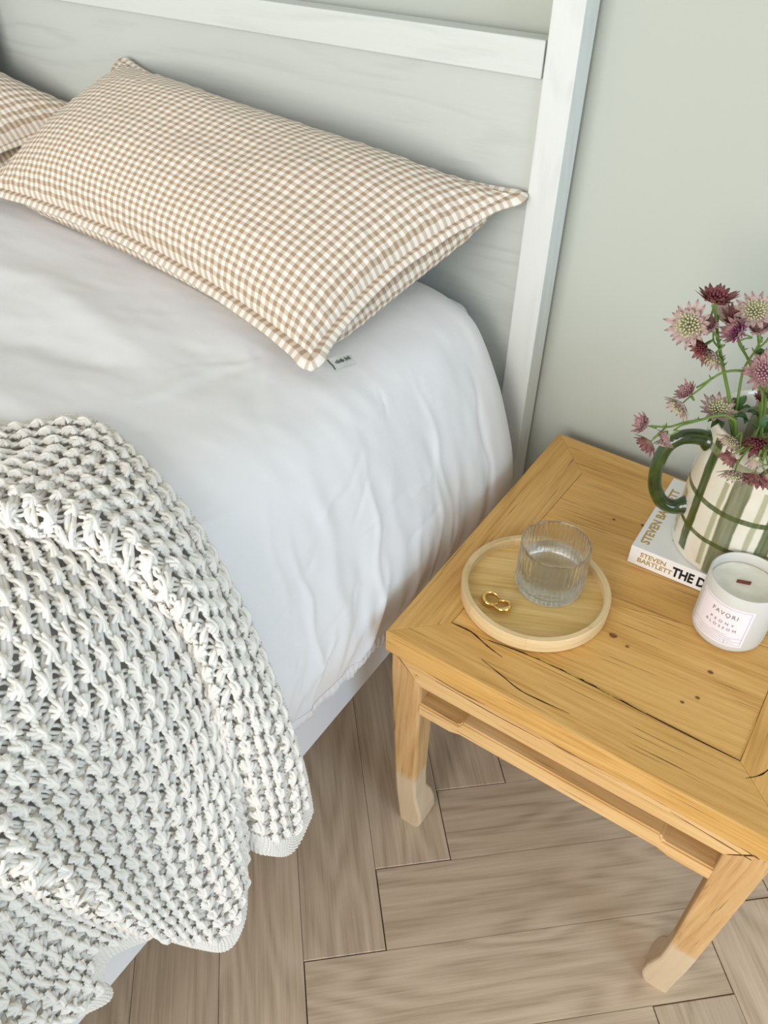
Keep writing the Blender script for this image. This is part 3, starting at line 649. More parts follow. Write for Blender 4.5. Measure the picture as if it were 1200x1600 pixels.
# aprons and hump-backed stretchers between the legs
def side(a,b,name='apron'):
    a=np.array(a);b=np.array(b); L=np.linalg.norm(b-a); d=(b-a)/L; nn=np.array([-d[1],d[0]])   # nn points inwards for a counter-clockwise walk
    def ext(poly,d0,d1,bev):
        bm=bmesh.new(); A=[];B=[]
        for x,z in poly:
            p=a+d*x; A.append(bm.verts.new((*(p+nn*d0),z))); B.append(bm.verts.new((*(p+nn*d1),z)))
        n=len(poly); bm.faces.new(A[::-1]); bm.faces.new(B)
        for i in range(n): bm.faces.new((A[i],A[(i+1)%n],B[(i+1)%n],B[i]))
        bmesh.ops.recalc_face_normals(bm,faces=bm.faces); bmesh.ops.bevel(bm,geom=bm.edges[:],offset=bev,segments=2,affect='EDGES'); return bm
    ax=(*d,0); ay=(*nn,0)
    tpart('apron',ext([(.001,.4235),(L-.001,.4235),(L-.040,.3815),(.040,.3815)],-.0008,.020,.0012),M_pinel,ax,ay)
    e=.037; s1=.092; W_=L
    poly=[(e,.321),(s1-.01,.321),(s1+.004,.326),(W_-s1-.004,.326),(W_-s1+.01,.321),(W_-e,.321),(W_-e,.3425),(W_-s1,.3425),(W_-s1-.004,.3515),(s1+.004,.3515),(s1,.3425),(e,.3425)]
    tpart('stretcher',ext(poly,.0035,.032,.0022),M_pinel,ax,ay)
def streak(pts,wd,seed):
    r=random.Random(seed); a=np.array(LT['fl'][0]); d=np.array(LT['fr'][0])-a; L=np.linalg.norm(d); d/=L; nn=np.array([d[1],-d[0]])
    P=catmull([(x,0,z) for x,z in pts],6); n=len(P); V=[]
    for i,p in enumerate(P):
        w_=wd*(math.sin(math.pi*(i+.3)/(n-.4))**.6)*r.uniform(.4,1.1); q=a+d*p[0]+nn*.0011; q2=a+d*p[0]+nn*.0002
        V+=[(*q,p[2]+w_),(*q,p[2]-w_),(*q2,p[2]+w_),(*q2,p[2]-w_)]
    Fq=[]
    for i in range(n-1):
        b=4*i;c=b+4; Fq+=[(b,b+1,c+1,c),(b+2,b,c,c+2),(b+1,b+3,c+3,c+1)]
    me=mesh(V,Fq); me.transform(Matrix.Translation(TO)); link('crack',me,M_streak,table)
M_streak=plain('brown_streak',(.20,.10,.04),.8)
streak([(.03,.416),(.09,.411),(.16,.4145),(.22,.409),(.29,.412)],.0013,1); streak([(.06,.4075),(.13,.405),(.19,.406)],.0009,2); streak([(.24,.413),(.31,.409),(.37,.411),(.415,.404)],.0014,3); streak([(.33,.403),(.38,.399),(.41,.3965)],.0009,4)
side(LT['fl'][0],LT['fr'][0]); side(LT['fr'][0],LT['br'][0]); side(LT['br'][0],LT['bl'][0]); side(LT['bl'][0],LT['fl'][0])
bm=bmesh.new(); bmesh.ops.create_uvsphere(bm,u_segments=10,v_segments=6,radius=.0016); me=bm_mesh(bm); me.transform(Matrix.Translation(TO+Vector((.0880,-.4823,.3985)))); link('nail',me,M_gold,table,True)
# ================================================================ round tray with tumbler and earrings
TC=Vector((.1625,-.350,HT+.0004)); TR=.0845
M_tray=wood('oak_tray_base',(.76,.54,.235),(.65,.43,.15),(.46,.28,.08),sx=9,sy=260,rough=.4,bump=.25,tone=.03,cathedral=.4)
M_rim=wood('ash_tray_rim',(.72,.54,.30),(.63,.45,.225),(.50,.33,.14),sx=9,sy=260,rough=.45,bump=.2,tone=.09,cathedral=.5)
prof=[(0,0),(TR-.006,0),(TR-.004,.001),(TR-.004,.0065),(0,.0065)]
me=lathe(prof,72); uv_planar(me,(math.cos(.42),math.sin(.42),0),(-math.sin(.42),math.cos(.42),0))
tray=link('tray',me,M_tray,smooth=False); tray.location=TC
tag(tray,'round wooden tray with a raised pale rim on the table','tray')
for k in range(7):
    n=12; a0=2*math.pi*k/7+.55; a1=a0+2*math.pi/7-.0012; pr_=[(TR-.0078,.0066),(TR-.0078,.0165),(TR-.0066,.0180),(TR-.0012,.0180),(TR,.0168),(TR,.0012),(TR-.0012,0),(TR-.0045,0)]
    V=[];m=len(pr_)
    for i in range(n+1):
        a=a0+(a1-a0)*i/n; V+=[(r*math.cos(a),r*math.sin(a),z) for r,z in pr_]
    Fq=[(i*m+j,(i+1)*m+j,(i+1)*m+(j+1)%m,i*m+(j+1)%m) for i in range(n) for j in range(m)]+[tuple(range(m)),tuple(range(n*m,n*m+m))[::-1]]
    me=mesh(V,Fq); uv=me.uv_layers.new(name='UVMap')
    for l in me.loops:
        v=me.vertices[l.vertex_index].co; uv.data[l.index].uv=((math.atan2(v.y,v.x)-a0)%(2*math.pi)*TR+k,math.hypot(v.x,v.y)+v.z*1.0)
    link('rim_stave',me,M_rim,tray)
def glass(name,col=(1,1,1),rough=0,ior=1.48,thin=.10):
    n=NT(name); n.base(col); n.rough(rough); n.b.inputs['Transmission Weight'].default_value=1; n.b.inputs['IOR'].default_value=ior
    tr=n.n('ShaderNodeBsdfTransparent'); tr.inputs[0].default_value=(*col,1); mx=n.n('ShaderNodeMixShader'); mx.inputs[0].default_value=thin
    n.l(n.b.outputs[0],mx.inputs[1]); n.l(tr.outputs[0],mx.inputs[2]); n.l(mx.outputs[0],n.out.inputs[0]); return n.m
M_glass=glass('clear_glass',(.985,.99,.985)); M_water=glass('water',(.99,1,.995),0,1.33,.20)
GC=Vector((.1705,-.3310,HT+.0072)); GR=.0388; GH=.0655
def ribbed(prof,n,ribs):
    V=[];k=len(prof)
    for i in range(n):
        a=2*math.pi*i/n; c=abs(math.sin(ribs*a/2))
        for r,z,amp in prof: rr=r+amp*(c-.6); V.append((rr*math.cos(a),rr*math.sin(a),z))
    Fq=[(i*k+j,((i+1)%n)*k+j,((i+1)%n)*k+j+1,i*k+j+1) for i in range(n) for j in range(k-1)]
    bm=bmesh.new(); vs=[bm.verts.new(v) for v in V]
    for f_ in Fq: bm.faces.new([vs[i] for i in f_])
    bmesh.ops.remove_doubles(bm,verts=bm.verts,dist=1e-6); return bm_mesh(bm)
A_=.0011
gp=[(0,.0005,0),(GR-.006,.0003,0),(GR-.003,.0008,0),(GR-.0010,.0022,0),(GR-.0002,.0045,0),(GR-.0002,.0072,0),(GR,.0092,A_),(GR,.02,A_),(GR,.035,A_),(GR,.050,A_),(GR,GH-.006,A_),(GR,GH-.0035,0),(GR-.0001,GH-.001,0),(GR-.0009,GH,0),(GR-.0019,GH-.0006,0),(GR-.0024,GH-.003,0),(GR-.0026,.05,0),(GR-.0026,.02,0),(GR-.0030,.0115,0),(GR-.0055,.0085,0),(0,.0080,0)]
tum=link('tumbler',ribbed(gp,44*8,44),M_glass,smooth=True); tum.location=GC
tag(tum,'ribbed clear glass tumbler half full of water on the round tray','glass')
wp=[(0,.0079),(GR-.0054,.0084),(GR-.0029,.0115),(GR-.00255,.02),(GR-.00255,.0362),(GR-.0034,.0356),(GR-.006,.0353),(0,.0353)]
link('water',lathe(wp,96),M_water,tum,True)
M_gold2=plain('polished_gold',(.83,.58,.20),.12,.5,metal=1)
def hoop(c,open_dir,tilt,label):
    n=40; a0=open_dir+.45; a1=open_dir+2*math.pi-.45; V=[];m=12
    for i in range(n+1):
        f=i/n; a=a0+(a1-a0)*f; th=.0012+.0021*math.sin(math.pi*f)**.8
        for j in range(m):
            b=2*math.pi*j/m; r=.0088+th*.8*math.cos(b); V.append((r*math.cos(a),r*math.sin(a),th*1.35*math.sin(b)))
    Fq=[(i*m+j,(i+1)*m+j,(i+1)*m+(j+1)%m,i*m+(j+1)%m) for i in range(n) for j in range(m)]+[tuple(range(m))[::-1],tuple(range(n*m,n*m+m))]
    o=link('earring',mesh(V,Fq),M_gold2,smooth=True); o.location=c; o.rotation_euler=tilt; tag(o,label,'earring','gold hoop earrings on the tray')
    P=catmull([(.0088*math.cos(a0),.0088*math.sin(a0),0),(.0075*math.cos(open_dir+.15),.0075*math.sin(open_dir+.15),.0008),(.0088*math.cos(a1),.0088*math.sin(a1),0)],5)
    mb=MB(); mb.tube(P,.00045,6); link('ear_post',mb.mesh(),M_gold2,o); return o
zt=HT+.0004+.0065
hoop((.1285,-.3930,zt+.0047),.25,(.05,.10,0),'gold hoop earring nearer the tray rim, curling left')
hoop((.1440,-.3965,zt+.0062),3.0,(-.12,-.16,0),'gold hoop earring nearer the glass, overlapping the other')
# ================================================================ book
BKX,BKY=.2315,-.2338; BW,BD,BT=.240,.155,.0265
M_cover=plain('white_cover',(.80,.80,.785),.38,.4); M_pages=plain('page_block',(.72,.68,.58),.9); M_gtxt=plain('gold_print',(.50,.335,.10),.4,.5,metal=.35); M_btxt=plain('black_print',(.010,.010,.012),.5)
book=tag(empty('book',(BKX,BKY,HT+.0003)),'white paperback book with gold and black lettering lying under the jug','book')
def bk(name,bm,mat): me=bm if isinstance(bm,bpy.types.Mesh) else bm_mesh(bm); return link(name,me,mat,book)
bk('cover',box(0,BW,0,BD,BT-.0008,BT,.0003,1),M_cover); bk('cover',box(0,BW,0,BD,0,.0008,.0003,1),M_cover); sp_=bk('spine',box(0,BW,-.0006,.0006,0,BT,.0005,2),M_cover)
bk('page_block',box(.0015,BW-.0015,.001,BD-.0015,.0008,BT-.0008),M_pages)
def put(me,mat,par,M4,name='lettering'):
    me.transform(M4); return link(name,me,mat,par)
spineM=lambda x,z: Matrix.Translation((x,-.0007,z))@Matrix.Rotation(math.pi/2,4,'X')
put(text_mesh('STEVEN',.0093,.00022,.0001,sx=.98),M_gtxt,book,spineM(.0125,.0150)); put(text_mesh('BARTLETT',.0093,.00022,.0001,sx=.98),M_gtxt,book,spineM(.0105,.0062))
put(text_mesh('THE DIARY OF A CEO',.0190,.00075,.0001,sx=.72),M_btxt,book,spineM(.0525,.0062))
covM=lambda x,y: Matrix.Translation((x,y,BT+.0001))@Matrix.Rotation(math.pi/2,4,'Z')
put(text_mesh('STEVEN BARTLETT',.0148,.0004,.0001,sx=.98),M_gtxt,book,covM(.0165,.0105))
put(text_mesh('THE DIARY',.048,.0014,.0001,sx=.62),M_btxt,book,covM(.0720,.0350)); put(text_mesh('OF A CEO',.048,.0014,.0001,sx=.62),M_btxt,book,covM(.1150,.0350))
# ================================================================ candle
CC=Vector((.3612,-.2728,HT+.0004)); CR=.0385; CH=.0795
M_frost=NT('frosted_glass'); M_frost.base((.78,.765,.70)); M_frost.rough(.42); M_frost.b.inputs['Transmission Weight'].default_value=.28; M_frost.b.inputs['IOR'].default_value=1.35; M_frost=M_frost.m
cand=link('candle',lathe([(0,.0012),(CR-.010,.001),(CR-.006,0),(CR-.0025,.001),(CR-.0007,.0035),(CR,.008),(CR,CH-.0012),(CR-.0008,CH),(CR-.0020,CH),(CR-.0028,CH-.0012),(CR-.0028,.008),(CR-.006,.0045),(0,.0045)],96),M_frost,smooth=True)
cand.location=CC; tag(cand,'scented candle in a frosted glass with a pale pink label','candle')
M_wax=NT('cream_wax'); _t=M_wax.n('ShaderNodeTexCoord'); _w=M_wax.n('ShaderNodeTexNoise',i_Scale=70.0,i_Detail=3.0); M_wax.l(_t.outputs['Object'],_w.inputs['Vector'])
M_wax.base(M_wax.ramp(_w.outputs[0],[(.3,(.74,.72,.61)),(.6,(.83,.81,.71))])); M_wax.rough(.55); M_wax.b.inputs['Subsurface Weight'].default_value=.0; M_wax.bump(_w.outputs[0],.5,.0015); M_wax=M_wax.m
ZW=.0665
link('wax',lathe([(0,.0048),(CR-.0065,.0048),(CR-.0031,.009),(CR-.0031,ZW+.0008),(CR-.005,ZW),(CR-.020,ZW+.0004),(CR-.027,ZW+.0012),(0,ZW+.0008)],64),M_wax,cand,True)
M_wick=plain('wooden_wick',(.16,.045,.022),.8)
wk=bm_mesh(box(-.0072,.0072,-.0007,.0007,ZW+.0002,ZW+.0050,.0003)); wk.transform(Matrix.Translation((-.002,.001,0))@Matrix.Rotation(.33,4,'Z')); link('wick',wk,M_wick,cand)
# label wraps round the front of the glass
LA0,LA1=math.radians(-151),math.radians(-57); LZ0,LZ1=.0105,.0650; RL=CR+.00012
M_lab=plain('label_paper',(.80,.735,.765),.6,.3); M_lt=plain('label_print',(.17,.15,.16),.7); M_lt2=plain('label_print_pale',(.42,.38,.40),.7)
def onglass(me,d=.0):   # x along the label, y up, bend round the cylinder
    for v in me.vertices:
        a=(LA0+LA1)/2+v.co.x/RL; r=RL+d+v.co.z; v.co=(r*math.cos(a),r*math.sin(a),v.co.y)
    return me
def patch(x0,x1,y0,y1,nx=2,d=0,mat=None,name='label_line',par=None):
    V=[(x0+(x1-x0)*i/nx,y,0) for i in range(nx+1) for y in (y0,y1)]; me=mesh(V,[(2*i,2*i+2,2*i+3,2*i+1) for i in range(nx)]); return link(name,onglass(me,d),mat,par or cand)
hw=(LA1-LA0)/2*RL; lab=patch(-hw,hw,LZ0,LZ1,32,.0,M_lab,'label'); tag(lab,'pale pink paper label')
fx,fy0,fy1=hw-.0028,LZ0+.0026,LZ1-.0026; lw=.00022
for y in (fy0,fy1,LZ0+.0125,LZ0+.0075): patch(-fx,fx,y-lw,y+lw,24,.00012,M_lt2,'label_line',lab)
for x in (-fx,fx): patch(x-lw,x+lw,fy0,fy1,1,.00012,M_lt2,'label_line',lab)
patch(.0125-lw,.0125+lw,fy0,LZ0+.0075,1,.00012,M_lt,'label_line',lab)
def ltext(body,size,x,y,mat,spacing=1.0,bold=0,sx=1):
    me=text_mesh(body,size,bold,.00006,'CENTER',spacing,sx=sx)
    bm=bmesh.new(); bm.from_mesh(me); bmesh.ops.triangulate(bm,faces=bm.faces); bm.to_mesh(me); bm.free()
    for v in me.vertices: v.co.x+=x; v.co.y+=y
    link('lettering',onglass(me,.0002),mat,lab)
XC=.0030
ltext('FAVORI',.0078,XC,LZ0+.0395,M_lt,1.25,0,.92); ltext('PEONY',.0050,XC,LZ0+.0285,M_lt,1.9,0,1.05); ltext('BLOSSOM',.0050,XC,LZ0+.0215,M_lt,1.7,0,1.05)
patch(XC+.0030,XC+.0052,LZ0+.0382,LZ0+.0388,3,.0002,M_lt,'lettering',lab)
def dashes(x0,x1,y,h,seed):
    r=random.Random(seed); x=x0; V=[];Fq=[]
    while x<x1:
        l=r.uniform(.0003,.0008); b=len(V); V+=[(x,y,0),(x+l,y,0),(x+l,y+h,0),(x,y+h,0)]; Fq.append((b,b+1,b+2,b+3)); x+=l+r.choice([.0003,.0003,.0009])
    link('lettering',onglass(mesh(V,Fq),.0002),M_lt2,lab)
dashes(XC-.007,XC+.008,LZ0+.0145,.0009,1); dashes(-.018,.018,LZ0+.0096,.0008,2); dashes(-.020,.009,LZ0+.0046,.0008,3); dashes(.015,.022,LZ0+.0046,.0008,4)
# ================================================================ jug
JC=Vector((.330,-.165,HT+.0003+BT+.0003)); JR=.0705; JH=.174
def jugmat():
    n=NT('painted_stoneware'); tc=n.n('ShaderNodeTexCoord'); sp=n.n('ShaderNodeSeparateXYZ'); n.l(tc.outputs['Object'],sp.inputs[0]); X,Yy,Z=sp.outputs
    nz=n.n('ShaderNodeTexNoise',i_Scale=22.0,i_Detail=3.0); n.l(tc.outputs['Object'],nz.inputs['Vector']); wob=n.math('SUBTRACT',nz.outputs[0],.5)
    ang=n.math('MULTIPLY',n.math('ARCTAN2',Yy,X),180/math.pi)
    br=n.n('ShaderNodeTexNoise',i_Scale=1.0,i_Detail=4.0); mp=n.n('ShaderNodeMapping'); mp.inputs['Scale'].default_value=(150,150,12); n.l(tc.outputs['Object'],mp.inputs[0]); n.l(mp.outputs[0],br.inputs['Vector'])
    cr=n.n('ShaderNodeTexNoise',i_Scale=30.0,i_Detail=3.0); n.l(tc.outputs['Object'],cr.inputs['Vector'])
    col=n.ramp(cr.outputs[0],[(.3,(.64,.595,.475)),(.7,(.71,.675,.57))])
    def soft(d,w,s): return n.math('SUBTRACT',1,n.math('DIVIDE',n.math('SUBTRACT',d,w),s),True)
    def lay(col,mask,c,al):
        f=n.math('MULTIPLY',mask,n.math('MULTIPLY',n.math('ADD',.70,n.math('MULTIPLY',br.outputs[0],.6)),al),True); return n.mix(f,col,c)
    dk=(.045,.072,.010); pl=(.20,.215,.085)
    for a0,hw_,z0,z1,c,al in ((-133,4.6,.010,.162,dk,.95),(-97,7.5,-.1,.142,dk,.80),(-110,1.8,.008,.125,pl,.65),(-155,4,.012,.075,pl,.7),(-62,5.5,.0,.165,dk,.9),(-76,1.8,.02,.13,pl,.6),(-28,7,-.1,.14,dk,.8),(8,3,0,.16,pl,.7),(42,6,.0,.165,dk,.9),(80,7,-.1,.15,dk,.8),(118,4,0,.16,pl,.7),(160,6,0,.02,dk,.9)):
        d=n.math('ABSOLUTE',n.math('SUBTRACT',n.math('ADD',ang,n.math('MULTIPLY',wob,5)),a0)); m=soft(d,hw_,1.2)
        zz=n.math('MULTIPLY',n.math('GREATER_THAN',n.math('ADD',Z,n.math('MULTIPLY',wob,.01)),z0),n.math('LESS_THAN',n.math('ADD',Z,n.math('MULTIPLY',wob,.01)),z1))
        col=lay(col,n.math('MULTIPLY',m,zz),c,al)
    for z0,hw_,c,al in ((.1485,.0042,pl,.75),(.0880,.0030,dk,.9),(.0445,.0026,dk,.9)):
        d=n.math('ABSOLUTE',n.math('SUBTRACT',n.math('ADD',Z,n.math('MULTIPLY',wob,.004)),z0)); col=lay(col,soft(d,hw_,.0006),c,al)
    n.base(col); n.rough(.16); n.spec(.5); n.b.inputs['Coat Weight'].default_value=.5; n.b.inputs['Coat Roughness'].default_value=.06
    n.bump(cr.outputs[0],.25,.003); return n.m
M_jug=jugmat(); M_handle=NT('green_glaze'); _t=M_handle.n('ShaderNodeTexCoord'); _w=M_handle.n('ShaderNodeTexNoise',i_Scale=45.0,i_Detail=2.0); M_handle.l(_t.outputs['Object'],_w.inputs['Vector'])
M_handle.base(M_handle.ramp(_w.outputs[0],[(.35,(.018,.036,.006)),(.7,(.052,.085,.018))])); M_handle.rough(.14); M_handle.b.inputs['Coat Weight'].default_value=.5; M_handle=M_handle.m
jp=[(0,.002),(JR-.006,.002),(JR-.003,0),(JR-.0008,.0015),(JR,.005),(JR+.0006,.03),(JR+.0002,.08),(JR-.0008,.13),(JR-.0026,.155),(JR-.0030,.165),(JR-.0026,.172),(JR-.0042,JH),(JR-.0064,.1725),(JR-.0070,.165),(JR-.0066,.13),(JR-.0060,.02),(JR-.010,.008),(0,.007)]
jug=link('jug',lathe(jp,96),M_jug,smooth=True); jug.location=JC; tag(jug,'cream ceramic jug with green painted check and green handle holding flowers','jug')
hp=[(.2700,-.1975,.6345),(.2595,-.2031,.6375),(.2452,-.2108,.6350),(.2344,-.2166,.6217),(.2306,-.2186,.5959),(.2337,-.217,.5687),(.2439,-.2115,.547),(.2570,-.2042,.5385),(.2700,-.1970,.5415)]
hp=[np.array(p)-np.array(JC) for p in hp]; P=catmull(hp,7); k=len(P); mb=MB(); rad=.0082+.0016*np.cos(np.linspace(0,2*math.pi,k))*.5; rad[:4]+=np.array([.004,.0025,.0012,.0004]); rad[-4:]+=np.array([.0004,.0012,.0022,.003])
mb.tube(P,rad,14); link('handle',mb.mesh(),M_handle,jug)
# ================================================================ flowers in the jug
M_stem=plain('green_stem',(.125,.20,.035),.55); M_leaf=plain('dark_leaf',(.045,.105,.025),.5)
def bractmat(name,base,mid,tip):
    n=NT(name); uv=n.n('ShaderNodeUVMap'); sp=n.n('ShaderNodeSeparateXYZ'); n.l(uv.outputs[0],sp.inputs[0])
    c=n.ramp(sp.outputs[1],[(0,base),(.45,mid),(.80,mid),(1,tip)]); vein=n.math('ABSOLUTE',n.math('SUBTRACT',sp.outputs[0],.5))
    n.base(n.mix(n.math('MULTIPLY',n.math('LESS_THAN',vein,.06),.35),c,tip)); n.rough(.7); return n.m
PAL=bractmat('pale_pink_bract',(.58,.58,.38),(.47,.34,.305),(.13,.04,.05)); DRK=bractmat('wine_bract',(.42,.34,.23),(.26,.105,.090),(.07,.016,.022)); MIDB=bractmat('dusky_pink_bract',(.55,.50,.34),(.38,.21,.20),(.10,.028,.038))
F_PALE=plain('pale_floret',(.50,.48,.29),.7); F_PINK=plain('pink_floret',(.45,.25,.26),.7); F_DARK=plain('wine_floret',(.22,.055,.06),.7); F_PURP=plain('purple_floret',(.25,.06,.16),.7)
KIND={'p':(PAL,F_PALE),'m':(MIDB,F_PINK),'d':(DRK,F_DARK),'v':(MIDB,F_PURP)}
UPV=np.array([0,0,1.]); CAMV=np.array([.12,-.80,.42]); RTV=np.array([.834,.55,0])
def axis(s):
    d={'u':UPV,'c':CAMV,'r':RTV,'l':-RTV,'d':-UPV,'b':-CAMV}; v=np.zeros(3)
    for i,ch in enumerate(s.lower()): v=v+d[ch]*(1.4 if s[i].isupper() else 1)
    return v/np.linalg.norm(v)
def head(par,c,ax,r,kind,cup,seed):
    """masterwort head: a ruff of pointed bracts round a dome of tiny florets"""
    r=r*(1.10 if r>.016 else 1.22)
    R3=np.random.default_rng(seed); c=np.array(c); z=ax; x=np.cross(z,(0.3,.2,1.)); x/=np.linalg.norm(x); y=np.cross(z,x); bmat,fmat=KIND[kind]
    V=[];Fq=[];UV=[]
    for layer,(n,rl,cp) in enumerate(((15,1.0,cup),(13,.84,cup+.30))):
        for i in range(n):
            a=2*math.pi*(i+.5*layer)/n+R3.normal(0,.05); L=r*rl*(1+R3.normal(0,.07)); wd=r*.135; e=x*math.cos(a)+y*math.sin(a); sd=-x*math.sin(a)+y*math.cos(a); b0=len(V); cpp=cp+R3.normal(0,.06)
            for f,wf in ((.10,.35),(.38,.9),(.64,1.0),(.84,.62),(1,.03)):
                up=math.sin(cpp)*(f**1.4)*.95; ot=f*math.cos(cpp*.75)
                ctr=c+e*L*ot+z*(L*up-.0012); 
                for q,lift in ((-1,.10),(0,0),(1,.10)): V.append(ctr+sd*wd*wf*q+z*wd*wf*lift*2); UV.append(((q+1)/2,f))
            for k in range(4):
                for q in (0,1): s_=b0+k*3+q; Fq.append((s_,s_+1,s_+4,s_+3))
    # dome of florets
    fl=MB(); nf=64; ends=[]
    for i in range(nf):
        f=math.sqrt((i+.5)/nf); a=i*2.39996; th=f*1.25; d=z*math.cos(th)+(x*math.cos(a)+y*math.sin(a))*math.sin(th)
        p1=c+d*r*(.46+.14*R3.random())*(1 if f<.8 else 1.05)-z*r*.02; ends.append(np.stack([c+d*r*.08,c+(p1-c)*.72,p1-(p1-c)*.10,p1,p1+(p1-c)*.05]))
    fl.add(*tubes(np.array(ends),np.array([r*.015,r*.02,r*.048,r*.052,r*.008]),5))
    fo=link('flower_head',fl.mesh(),fmat,par)
    me=mesh(V,Fq); uv=me.uv_layers.new(name='UVMap')
    for l in me.loops: uv.data[l.index].uv=UV[l.vertex_index]
    link('bracts',me,bmat,fo,True)
def stem(label,paths,heads,leaves=(),seed=0):
    mb=MB()
    for pts,ra,rb in paths:
        P=catmull(pts,7); mb.tube(P,np.linspace(ra,rb,len(P)),7)
        e=P[-1]
    ends=[np.array(p[0][-1]) for p in paths]; cs=[np.array(h[0]) for h in heads]; al=[q for p in paths for q in catmull(p[0],4)]
    for h in heads:
        c=np.array(h[0]); b=c-axis(h[1])*h[2]*.9; e=min(ends,key=lambda q:np.linalg.norm(q-c)); mb.tube(catmull([e,(e+b)/2+(0,0,.0008),b,c],4),np.array([.0009]*9+[.0008]*4),6)
    # little pointed stipules where the stem forks
    for pts,ra,rb in paths[1:]:
        p=np.array(pts[0]); 
        for k in range(3):
            a=k*2.1+seed; d=np.array([math.cos(a)*.004,math.sin(a)*.004,.004]); mb.tube(np.array([p,p+d*.5,p+d]),np.array([.0007,.0009,.0001]),5)
    o=link('flower_stem',mb.mesh(),M_stem); tag(o,label,'flower','cut flower stems in the jug')
    for k,(c,s,r,kind,cup) in enumerate(heads): head(o,c,axis(s),r,kind,cup,seed*17+k)
    for p,d,L in leaves:
        p=np.array(p);d=np.array(d,float);d/=np.linalg.norm(d); s=np.cross(d,(0,0,1.)); s/=np.linalg.norm(s)+1e-9; V=[];Fq=[]
        for lobe in (-.7,0,.7):
            dd=d*math.cos(lobe)+s*math.sin(lobe); ss_=np.cross(dd,(0,0,1.)); ss_/=np.linalg.norm(ss_); b0=len(V)
            for f,w_ in ((0,.08),(.35,.9),(.65,1),(.85,.6),(1,.05)):
                q=p+dd*L*f*(1 if lobe==0 else .8)+np.array([0,0,.18*L*math.sin(f*3)])
                V+=[q-ss_*w_*L*.2,q+(0,0,-.002),q+ss_*w_*L*.2]
            for k in range(4):
                for j in (0,1): a=b0+k*3+j; Fq.append((a,a+1,a+4,a+3))
        link('leaf',mesh(V,Fq),M_leaf,o,True)
    return o
def low(p,k=0): return [(JC.x+.018*math.cos(k*1.9),JC.y+.018*math.sin(k*1.9),JC.z+.03)]+p
stem('tallest flower stem, a dark flower on top and a cluster drooping on its left',[(low([(.2986,-.1852,.6278),(.2796,-.1974,.6828),(.2644,-.2072,.7219),(.251,-.2158,.7573),(.2425,-.2213,.7842),(.24,-.2229,.7950)],0),.0022,.0013),
  ([(.2625,-.2084,.7277),(.2586,-.2228,.7419),(.2560,-.2330,.7510)],.0014,.001),([(.2590,-.2110,.7360),(.2490,-.2260,.7440),(.2420,-.2330,.7560)],.0012,.0009),([(.2600,-.2100,.7330),(.2420,-.2300,.7480),(.2300,-.2410,.7740)],.0012,.0009),([(.2540,-.2140,.7480),(.2490,-.2250,.7590),(.2465,-.2290,.7700)],.0010,.0008),([(.2520,-.2150,.7540),(.2450,-.2000,.7610),(.2410,-.1890,.7670)],.0010,.0008)],
  [((.2393,-.2233,.7960),'uU',.0205,'d',.55),((.2267,-.2433,.7769),'CCl',.0205,'p',.25),((.2399,-.1873,.7679),'bru',.0135,'p',.5),((.2452,-.2314,.772),'lu',.0125,'m',1.0),((.2437,-.2383,.7570),'ldc',.0140,'d',.5),((.2547,-.2372,.752),'Dlc',.0150,'p',.45)],seed=1)
stem('flower stem with a dark cup flower beside a half open bell, centre of the bunch',[(low([(.3084,-.1789,.6773),(.2953,-.1754,.7018),(.2793,-.1857,.7312),(.2705,-.2033,.7508),(.2690,-.2090,.7580)],1),.0018,.0011),([(.2740,-.1950,.7430),(.2650,-.1960,.7560),(.2600,-.1980,.7680)],.0012,.0009)],
  [((.2690,-.2170,.7700),'LLuc',.0175,'v',1.05),((.2595,-.1984,.7700),'uUc',.0155,'d',.75)],seed=2)
stem('flower stem with two small upright flowers near the right frame edge',[(low([(.2936,-.1884,.6361),(.2819,-.184,.6938),(.2795,-.1856,.7202),(.284,-.1886,.7428),(.2864,-.193,.7600)],2),.0017,.0010),([(.2835,-.1880,.7410),(.2890,-.1900,.7520),(.2920,-.1920,.7610)],.0011,.0008)],
  [((.2835,-.1952,.7650),'uUl',.0120,'m',.95),((.2945,-.1920,.7670),'uUr',.0125,'m',.9)],leaves=[((.2850,-.1900,.7400),(1,.4,.3),.014)],seed=3)
stem('flower stem carrying the wide pale flower turned to the camera, upper right',[(low([(.3159,-.1741,.6283),(.2974,-.1503,.6898),(.2816,-.1723,.7474),(.2754,-.2001,.7817)],3),.0016,.0010)],[((.2733,-.2024,.7876),'CCu',.0180,'p',.25)],seed=4)
stem('arching flower stem bending left with paired drooping pink flowers',[(low([(.3200,-.1700,.6600),(.3124,-.1763,.6931),(.2969,-.1863,.7094),(.2841,-.2064,.7268),(.2752,-.2181,.7317),(.2661,-.2298,.7315),(.2584,-.2348,.724),(.249,-.2408,.7143)],4),.0018,.0010),([(.2590,-.2345,.7245),(.2530,-.2420,.7150),(.2475,-.2470,.7080)],.0011,.0009)],
  [((.2440,-.2445,.7075),'lu',.0115,'m',.7),((.2420,-.2509,.6985),'Dlc',.0150,'p',.55)],seed=5)
stem('low flower stem reaching far left over the handle with four small flowers',[(low([(.2962,-.2105,.6584),(.2852,-.2176,.6804),(.2728,-.2255,.6816),(.2614,-.2329,.6766),(.2484,-.2412,.6731),(.2359,-.2493,.6672),(.2200,-.2595,.6678)],5),.0018,.0010),([(.259,-.2344,.6749),(.2474,-.2478,.6724),(.2425,-.2560,.6690)],.0010,.0008),([(.2333,-.2509,.6663),(.2302,-.2589,.6624),(.2272,-.2661,.6590)],.0010,.0008)],
  [((.2165,-.2620,.6688),'LLu',.0125,'m',.85),((.2256,-.2690,.6555),'Dl',.0140,'d',.55),((.2405,-.2600,.6640),'Dll',.0110,'m',.85),((.2380,-.2615,.6585),'Dc',.0105,'p',.6)],seed=6)
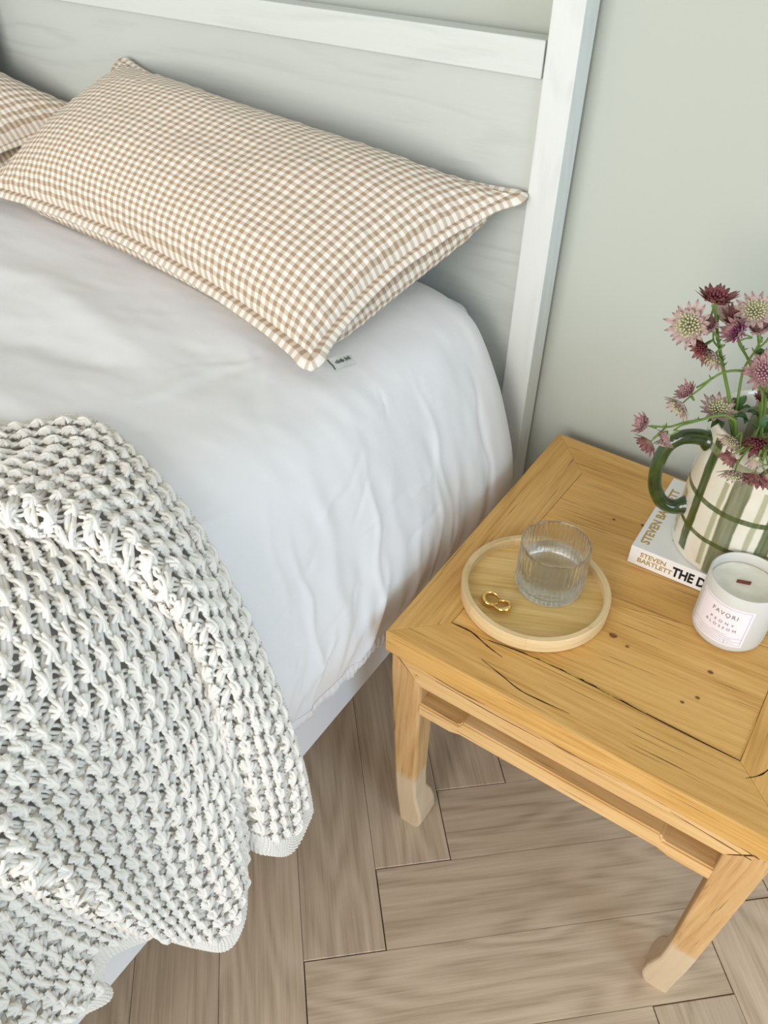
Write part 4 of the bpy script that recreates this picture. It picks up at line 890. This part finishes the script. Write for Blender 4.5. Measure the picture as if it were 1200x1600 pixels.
stem('short flower stem with one wide pale flower resting on the jug rim',[(low([(.2900,-.1930,.6500),(.2760,-.2005,.6690),(.2715,-.2030,.6745)],6),.0016,.0011)],[((.2706,-.2050,.6763),'CuU',.0185,'p',.35)],leaves=[((.2760,-.2020,.6640),(-.3,-.9,-.1),.016),((.2860,-.1880,.6700),(.2,.5,1),.020)],seed=7)
stem('flower stem with a large pale pink flower facing the camera at the right frame edge',[(low([(.3165,-.1737,.6367),(.3111,-.1771,.6774),(.3052,-.1928,.7142),(.3015,-.2020,.7290)],7),.0019,.0012)],[((.3009,-.2075,.7340),'CCu',.0195,'m',.3)],leaves=[((.3090,-.1830,.6990),(.6,-.6,.2),.018)],seed=8)
stem('short flower stem with a big wine red flower hanging over the jug mouth',[(low([(.3250,-.2050,.6640),(.3240,-.2200,.6730),(.3215,-.2280,.6750)],8),.0016,.0011)],[((.3198,-.2310,.6725),'Dcc',.0200,'d',.6)],leaves=[((.3180,-.2080,.6650),(-.2,.2,1),.022)],seed=9)
stem('short flower stem with small buds spilling over the front of the jug',[(low([(.3150,-.2000,.6640),(.3151,-.2399,.6690),(.3122,-.2520,.6640),(.3110,-.2620,.6600)],9),.0015,.0009),([(.3150,-.2380,.6690),(.3085,-.2560,.6690)],.0009,.0008)],
  [((.2985,-.2480,.6760),'DlC',.0120,'p',.6),((.3045,-.2610,.6680),'lD',.0125,'d',1.0),((.3120,-.2715,.6570),'DC',.0135,'p',.5)],seed=10)
stem('flower stem with a dark red cluster drooping over the front of the jug at right',[(low([(.3280,-.2100,.6640),(.3290,-.2420,.6730),(.3310,-.2560,.6660)],10),.0016,.0010),([(.3290,-.2400,.6730),(.3262,-.2500,.6720)],.0010,.0008),([(.3295,-.2440,.6720),(.3370,-.2560,.6660)],.0010,.0008)],
  [((.3290,-.2640,.6575),'Dc',.0150,'d',.75),((.3258,-.2540,.6690),'D',.0100,'p',1.0),((.3390,-.2610,.6590),'Dr',.0140,'d',.7)],seed=11)
stem('flower stem with a small dark red bud at the back of the jug mouth',[(low([(.3100,-.1500,.6500),(.3050,-.1560,.6700)],11),.0015,.0010)],[((.3030,-.1590,.6780),'uc',.0105,'d',1.1)],leaves=[((.3100,-.1620,.6560),(-.3,-.6,.5),.022),((.3000,-.1780,.6600),(-.6,-.5,.3),.018)],seed=12)
